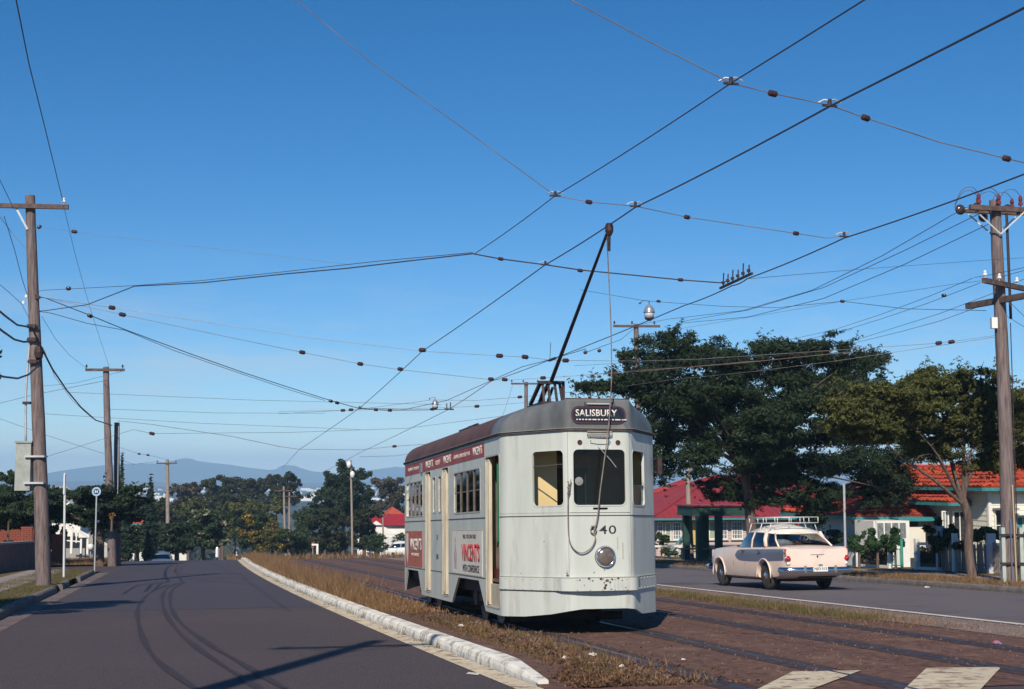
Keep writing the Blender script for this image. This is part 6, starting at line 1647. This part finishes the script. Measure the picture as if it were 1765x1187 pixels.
# big dark tree
Yt = 49.0
bt = W(1305, 975, Yt); bt.z = Hz(bt.x, bt.y)+.1
cl = []
for u, v, rw, rv, dy in ((1090, 640, 45, 42, -1), (1130, 620, 62, 55, 1), (1150, 690, 85, 60, 0), (1200, 660, 75, 60, -1.5), (1215, 610, 52, 36, 1), (1190, 740, 75, 55, 1.5), (1130, 745, 35, 50, 0), (1165, 590, 35, 30, 0),
                        (1290, 690, 90, 65, 0), (1330, 625, 75, 50, 1), (1400, 610, 70, 42, -1), (1440, 640, 75, 55, 1), (1500, 640, 38, 45, 0), (1380, 700, 90, 60, -2), (1460, 710, 85, 60, 1), (1290, 770, 80, 60, -1),
                        (1380, 790, 90, 60, 0), (1460, 790, 85, 60, 5), (1530, 790, 55, 55, 5), (1330, 845, 62, 42, 0), (1410, 850, 55, 30, 0), (1265, 620, 50, 30, -.5), (1260, 830, 60, 38, .5), (1540, 845, 28, 36, 5), (1050, 668, 34, 14, 0), (1012, 668, 18, 9, 0), (1120, 795, 24, 40, 0), (1145, 800, 26, 40, 1), (1200, 790, 40, 35, -1), (1240, 690, 60, 50, 2), (1330, 740, 60, 50, -2), (1500, 850, 24, 26, 5), (1480, 700, 70, 50, -1), (1340, 680, 60, 50, 2), (1405, 882, 30, 26, 0), (1560, 742, 30, 45, 5)):
    if u >= 1430: dy = dy + (6 if v < 780 else 3) if dy < 4 else dy
    c = W(u, v, Yt+dy); s = (Yt+dy)/FPX; cl.append((c, (rw*s, rw*s*.9, rv*s)))
st = W(1283, 800, Yt)
tree('spreading_tree', 'largest tree, dark green and spreading, in front of the crimson roofs', 'tree', bt, cl, 190000, .165, lf_dark, .19, st, 3, k=28, f=.28, limbs=24, aspect=.26, lo=.15, droop=.6, shell=.45, sprigs=1500)
# street tree out of the frame on the left: its shade falls across the road
bt = gp(-5.2, 24.3, .12)
tree('verge_tree', 'small verge tree left of the view whose shade lies on the road', 'tree', bt, [(bt+Vector((0, 0, 3.7)), (1.5, 1.7, 1.3)), (bt+Vector((.2, 1.6, 4.2)), (1.2, 1.4, 1.0)), (bt+Vector((-.5, -1.2, 3.2)), (1.2, 1.4, 1.0)), (bt+Vector((-.3, -3.0, 2.6)), (.8, 1.0, .6))], 30000, .12, lf_dark, .10, bt+Vector((0, .2, 2.4)), 5, k=16, f=.32, limbs=3, lo=.2)
# tree by the right pole
Yt = 38.5; bt = G(1678, 995, .13); Yt = bt.y; cl = []
for u, v, rw, rv, dy in ((1470, 700, 55, 30, -1.8), (1530, 690, 55, 38, -1.5), (1590, 690, 60, 42, -.5), (1600, 655, 40, 22, 0), (1650, 670, 45, 34, .5), (1690, 655, 45, 24, 0), (1720, 700, 55, 40, -.5), (1640, 735, 60, 34, 0), (1570, 745, 55, 30, .5), (1500, 740, 45, 28, -1.8), (1700, 760, 50, 30, 0), (1770, 690, 45, 40, 0), (1780, 760, 45, 34, 0), (1440, 690, 28, 20, -1.8), (1620, 780, 30, 18, 0), (1740, 790, 40, 22, .5), (1560, 700, 50, 40, 1), (1500, 720, 60, 34, -1.8), (1740, 740, 50, 40, -.5), (1660, 700, 60, 40, 0), (1590, 770, 40, 24, 0), (1460, 725, 45, 26, -1.8), (1700, 800, 40, 18, 0), (1800, 720, 50, 50, 0)):
    c = W(u, v, Yt+dy*1.2); s = Yt/FPX; cl.append((c, (rw*s, rw*s*1.1, rv*s)))
tree('street_tree', 'olive green street tree with forked grey trunk beside the leaning right pole', 'tree', bt, cl, 95000, .13, lf_olive, .115, W(1660, 860, Yt), 8, k=24, f=.30, limbs=9, aspect=.28, lo=.1, shell=.45, sprigs=900, sprig_r=.09)
# shrubs and hedges in the right garden
def shrub(label, u, v, rpx, rv, Y, m, n, size, name='shrub', cat='shrub', f=.33, k=12, aspect=.5, extra=None, seed=None):
    c = W(u, v, Y); s = Y/FPX; b = Vector((c.x, c.y, c.z - rv*s*1.0 - .25))
    return tree(name, label, cat, b, [(c, (rpx*s, rpx*s, rv*s))], n, size, m, .05, c, seed or int(u), None, k, f, 0, aspect, .4, 0, extra)
shrub('leafy shrub in front of the louvred bay of the tiled house', 1480, 933, 15, 20, 46.5, lf_glossy, 900, .17, k=14, f=.3)
shrub('shrub with large leaves right of the louvred bay', 1512, 932, 16, 20, 46.5, lf_glossy, 900, .17)
shrub('thick leaved bush behind the green gate', 1543, 938, 14, 26, 46, lf_glossy, 900, .15)
shrub('tall glossy shrub behind the blue shaded fence post', 1618, 915, 22, 30, 43, lf_mid, 1700, .15)
shrub('small bush between tall shrub and street tree', 1643, 920, 12, 16, 43, lf_mid, 600, .14)
shrub('wide bush between the street tree and the leaning pole', 1700, 925, 26, 22, 41, lf_bright, 2200, .14)
shrub('bush at the right edge beyond the leaning pole', 1765, 935, 16, 18, 41, lf_bright, 900, .14)
shrub('low bush under the street tree crown', 1660, 938, 18, 12, 42, lf_brown, 900, .12)
def hedge(label, u0, u1, v0, v1, q, m, n, size=.09):
    pa, pb_ = PU(q, u0), PU(q, u1); A, B = gp(q, pa, .2), gp(q, pb_, .2); Y = A.y; s = Y/FPX
    t = thing('hedge', label, 'hedge', A); cl = []
    for k in range(9):
        c = A.lerp(B, k/8) - A; hh = (v1-v0)*s; cl.append(((c.x, c.y, hh*.55), ((B-A).length/13, .25, hh*.5)))
    link('foliage', leaves_mesh('foliage', cl, n, size, int(u0), .5, .4), m, t, fix=False)
    MB().bar((0, 0, -.1), B-A+Vector((0, 0, -.1)), .12, .5).build('stems', bark, t)
hedge('clipped hedge behind the left pair of white fence rails', 1474, 1526, 938, 976, 22.6, lf_brown, 2600)
hedge('clipped hedge behind the right pair of white fence rails', 1575, 1612, 942, 976, 22.6, lf_brown, 2200)
shrub('dark round bush below the pink house near the tram', 1140, 935, 14, 22, 66, lf_mid, 900, .16)
shrub('green tree between the orange roof and the pink house', 1140, 868, 22, 22, 108, lf_olive, 1500, .28, 'garden_tree', 'tree')
shrub('flowering bush at the foot of the white stair', 1172, 958, 18, 10, 70, lf_bright, 700, .12)
shrub('dark shrub beside the parked sedan roof', 1440, 908, 22, 14, 60, lf_dark, 900, .16)
shrub('dark hedge bush behind the slim grey post', 1430, 926, 26, 14, 56, lf_dark, 1500, .14)
# poinciana canopy on the left
Yt = 60; b = G(172, 972, .1); Yt = b.y; cl = []
for u, v, rw, rv, dy in ((10, 868, 55, 24, 0), (70, 858, 55, 24, 1), (130, 862, 60, 26, -1), (190, 862, 55, 26, 0), (225, 855, 28, 18, 0), (60, 885, 60, 18, -1), (120, 885, 45, 14, 0), (185, 892, 45, 16, 0), (-40, 865, 50, 30, 0), (20, 895, 40, 16, 1)):
    c = W(u, v, Yt+dy*1.5); s = Yt/FPX; cl.append((c, (rw*s, rw*s*1.2, rv*s)))
tree('spreading_tree', 'dark flat topped spreading tree over the left footpath', 'tree', b, cl, 60000, .17, lf_dark, .20, W(172, 905, Yt), 12, k=20, f=.32, limbs=8, lo=.2, shell=.42, sprigs=300)
shrub('small tree with dense crown at the left edge above the brick house', 18, 828, 20, 22, 95, lf_mid, 1600, .28, 'garden_tree', 'tree')
shrub('olive bushes over the low wall at the left edge', 15, 893, 38, 18, 64, lf_olive, 2400, .16)
shrub('shrub with yellow flowers right of the big pole', 100, 925, 14, 28, 68, lf_bright, 1500, .15, extra=(60, .16, lf_yel))
shrub('dark shrub behind the narrow brick pier', 88, 955, 18, 26, 70, lf_dark, 1500, .15)
shrub('tuft of orange flowers in the dark tree by the second pole', 193, 888, 5, 5, 60, lf_yel, 60, .10, 'flower_spray', 'flowers')
# far trees beyond the crest
def cyp(label, u, vt, vb, rpx, Y, name='cypress', m=None):
    P = W(u, vb, Y); P.z = Hz(P.x, P.y); s = Y/FPX; top = W(u, vt, Y).z - P.z; cl = []
    for k in range(12):
        f = k/11; r = rpx*s*(math.sin(math.pi*(.12+.86*f**.8))**.7)*(1-.5*f); cl.append(((0, 0, top*(.06+.90*f)), (r, r, top/14)))
    t = thing(name, label, 'tree', P); link('crown', leaves_mesh('crown', cl, 3500, .30, int(u), .35, .25, droop=-3), m or lf_cyp, t, fix=False); MB().tube([(0, 0, -.2), (0, 0, top*.8)], .12, 6).build('trunk', bark, t)
cyp('dark pointed cypress left of the distant bend pole', 257, 820, 955, 17, 96)
cyp('broad dark cypress beside the second pole', 215, 838, 955, 18, 92)
cyp('slim cypress top rising behind the second pole', 208, 783, 900, 8, 105, m=lf_mid)
def bg(label, u, vt, vb, rpx, Y, m, n=2600, size=.42, parts=None, name='tree', extra=None, seed=None, f=.34, k=15):
    """a tree seen whole beyond the crest: crown between rows vt and vb"""
    s = Y/FPX; g = random.Random(int(u*7+vt)); P = W(u, vb, Y); P.z = Hz(P.x, P.y); cv = (vt+vb)/2; rv = (vb-vt)/2
    cl = []
    nn = parts or max(3, int(rpx/14))
    for i in range(nn):
        uu = u + rpx*(-.62 + 1.24*(i+.5)/nn) + g.uniform(-4, 4); e_ = 1-((uu-u)/rpx)**2*.55
        for lev in (-.38, .36):
            cl.append((W(uu, cv + rv*lev + g.uniform(-.12, .12)*rv + rv*.3*(1-e_), Y+g.uniform(-2, 2)), (rpx*s*.95/nn+.6, rpx*s*.6+.5, rv*s*.52*e_)))
    tree(name, label, 'tree', P, cl, int(n*1.9), size*.74, m, .22, W(u, cv+rv*.5, Y), seed or int(u), None, k, f, 0, .5, .25, 0, extra, .42)
bg('leftmost round dark tree on the skyline behind the bend pole', 320, 828, 880, 34, 230, lf_brown, 3200, .6)
bg('wide dark tree on the skyline left of the twin crowns', 385, 818, 880, 48, 225, lf_far, 5200, .6)
bg('dark skyline tree joining the twin crowns', 440, 818, 880, 32, 222, lf_far, 3600, .6)
bg('left of the tall twin crowned trees on the skyline', 476, 812, 875, 17, 215, lf_far, 2400, .5)
bg('right of the tall twin crowned trees on the skyline', 498, 810, 880, 18, 212, lf_far, 2600, .5)
bg('olive tree behind the blossoming tree', 325, 855, 925, 42, 165, lf_olive, 3400, .5)
bg('low olive tree right of the blossoming tree', 405, 860, 940, 34, 160, lf_olive, 3000, .5)
bg('broad olive crown behind the yellow flowered tree', 455, 853, 935, 48, 162, lf_olive, 4600, .5)
bg('grey green tree with pale blossom beside the road crest', 350, 868, 952, 44, 112, lf_mid, 5200, .30, extra=(1500, .24, lf_pale))
bg('tree covered in yellow orange flowers', 438, 872, 952, 32, 125, lf_mid, 3600, .34, extra=(1500, .20, lf_yel))
bg('yellow flowered bush at the foot of the yellow tree', 470, 905, 956, 26, 116, lf_olive, 2400, .28, extra=(500, .18, lf_yel))
bg('dark tree right of the paired far poles', 528, 868, 956, 34, 135, lf_mid, 4200, .38)
bg('dense dark tree left of the lamp pole', 570, 868, 958, 36, 130, lf_far, 4600, .38)
bg('tall dark pine behind the pole with white lamps', 592, 794, 905, 36, 150, lf_dark, 6500, .42, parts=3)
bg('second trunk of dark pine, right of the lamp pole', 622, 803, 900, 22, 152, lf_dark, 3200, .42, parts=2)
bg('dark bushy tree right of the lamp pole', 628, 868, 955, 26, 128, lf_far, 3600, .36)
bg('low spreading wing of the pine left side', 560, 835, 900, 26, 148, lf_dark, 2600, .42)
bg('wide skyline tree just left of the tram', 672, 812, 900, 36, 205, lf_brown, 4600, .5)
bg('palm like shrub in front of the white gabled house', 648, 915, 955, 13, 122, lf_mid, 1300, .26)
bg('small dark tree at the right corner of the white gabled house', 694, 915, 955, 9, 125, lf_dark, 900, .26)
bg('leafy bush between the second pole and the pointed cypress', 236, 900, 957, 15, 100, lf_mid, 1500, .28)
bg('low dark tree on the bend, hiding the red roofed house', 305, 898, 956, 36, 104, lf_dark, 3600, .32)
bg('dark tree behind the cypress pair', 285, 850, 955, 36, 150, lf_far, 4200, .45)
bg('dark tree between the second pole and the cypress', 240, 862, 955, 30, 130, lf_dark, 3400, .4)
bg('round dark tree under the skyline behind the olive trees', 380, 850, 900, 60, 190, lf_far, 4200, .55)
bg('low dark tree at the road crest left of the lamp pole', 505, 905, 958, 24, 112, lf_mid, 2600, .30)
bg('dark tree at the far left under the white gable', 150, 868, 945, 60, 120, lf_dark, 4200, .42)
bg('dark tree at the left edge behind the brick wall', 40, 866, 930, 60, 110, lf_dark, 4200, .40)
bg('small dark tree above the orange roof, right of the tram', 1165, 838, 870, 22, 180, lf_far, 1800, .5)
bg('far tree line piece over the pink house ridge', 1210, 843, 872, 22, 200, lf_far, 1800, .5)
bg('distant tree behind the small far red roof', 1290, 838, 880, 55, 260, lf_far, 3200, .7)
bg('distant trees behind the tiled house ridge', 1560, 822, 870, 60, 240, lf_far, 3600, .7)
bg('distant tree beyond the right edge roofs', 1740, 826, 860, 60, 230, lf_far, 3000, .7)
# grasses at the crest
g = random.Random(31); pts, hs = [], []
for _ in range(5200):
    u = g.uniform(395, 700); Y = g.uniform(82, 100); x = (u-CX)/FPX*Y; y = Y
    pts.append((x, y, Hz(x, y)-.02)); hs.append(.35)
link('crest_grass', grass_mesh('crest_grass', pts, hs, .05, 31), dry, fix=False, kind='stuff')
# far off wooded plain: one mass nobody could count
g = np.random.default_rng(8); cl = []
for i in range(1500):
    Y = 300 + 3800*g.random()**1.6; x = (g.uniform(-200, 1960)-CX)/FPX*Y
    r = 3.5 + g.random()*4 + Y*.002; cl.append(((x, Y, Hz(x, Y)+r*.25), (r*1.8, r*1.5, r*.65)))
link('distant_woods', leaves_mesh('distant_woods', cl, 110000, 3.4, 9, .7, .15), lf_far, fix=False, kind='stuff')
# pale specks of the far suburb
mb = MB()
for i in range(150):
    Y = g.uniform(1600, 3600); u = g.choice([g.uniform(215, 300), g.uniform(505, 560), g.uniform(300, 520), g.uniform(1135, 1290), g.uniform(640, 700), g.uniform(1540, 1600)]); x = (u-CX)/FPX*Y
    mb.box((x, Y, Hz(x, Y)+5.5+g.random()*3), (g.uniform(5, 22), 8, g.uniform(2.5, 5)))
mb.build('far_suburb', white, None, kind='stuff')
# blue ranges
def hills(name, Y, prof, depth, zb=-45):
    rows = []
    us = np.linspace(-300, 2060, 240); pv = np.interp(us, [a for a, b in prof], [b for a, b in prof])
    for j in range(9):
        f = j/8; row = []
        for i, (u, v) in enumerate(zip(us, pv)):
            x = (u-CX)/FPX*Y; z = EYE + (HOR-v)*Y/FPX; zz = zb + (z-zb)*math.sin(math.pi/2*f)**1.2
            nn = mnoise.fractal(Vector((x*.0022, f*3, Y*.001)), 1.0, 2.1, 5)
            row.append((x, Y - depth*(1-f), zz + nn*9*(.35+f*.65)*(1 if f < 1 else .35)))
        rows.append(row)
    rows.append([(x, Y+depth, zb) for (x, y, z) in rows[-1]])
    o = MB().grid(rows).build(name, mat('hill_forest', (.030, .045, .022), (.055, .065, .035), scale=.004, rough=.95, spec=.05), None, smooth=True); o['kind'] = 'structure'; return o
hills('hills', 6300, [(-300, 826), (0, 828), (80, 819), (120, 812), (180, 802), (215, 799), (270, 799), (300, 795), (318, 790), (327, 789), (340, 794), (370, 798), (400, 801), (430, 806), (470, 810), (492, 808), (499, 802), (505, 799), (512, 804), (540, 812), (600, 816), (640, 812), (690, 806), (720, 810), (760, 815), (900, 818), (1100, 812), (1150, 806), (1250, 812), (1400, 806), (1500, 803), (1560, 797), (1600, 806), (1765, 812), (2060, 818)], 900)
hills('low_hills', 4600, [(-300, 832), (100, 830), (300, 831), (430, 829), (520, 832), (700, 829), (1100, 830), (1200, 826), (1400, 830), (1765, 828), (2060, 832)], 500)
# ============================================================ HAZE
HB_ = MB().box((0, 3400, 28), (8200, 7700, 148)).build('haze', None, None, fix=False)
HB_['kind'] = 'stuff'
hm = bpy.data.materials.new('haze'); hm.use_nodes = True; n = hm.node_tree.nodes; n.clear()
o = n.new('ShaderNodeOutputMaterial'); v = n.new('ShaderNodeVolumePrincipled')
v.inputs['Color'].default_value = (.38, .63, .94, 1); v.inputs['Density'].default_value = .00025; v.inputs['Anisotropy'].default_value = -.25
hm.node_tree.links.new(v.outputs[0], o.inputs['Volume']); HB_.data.materials.append(hm)
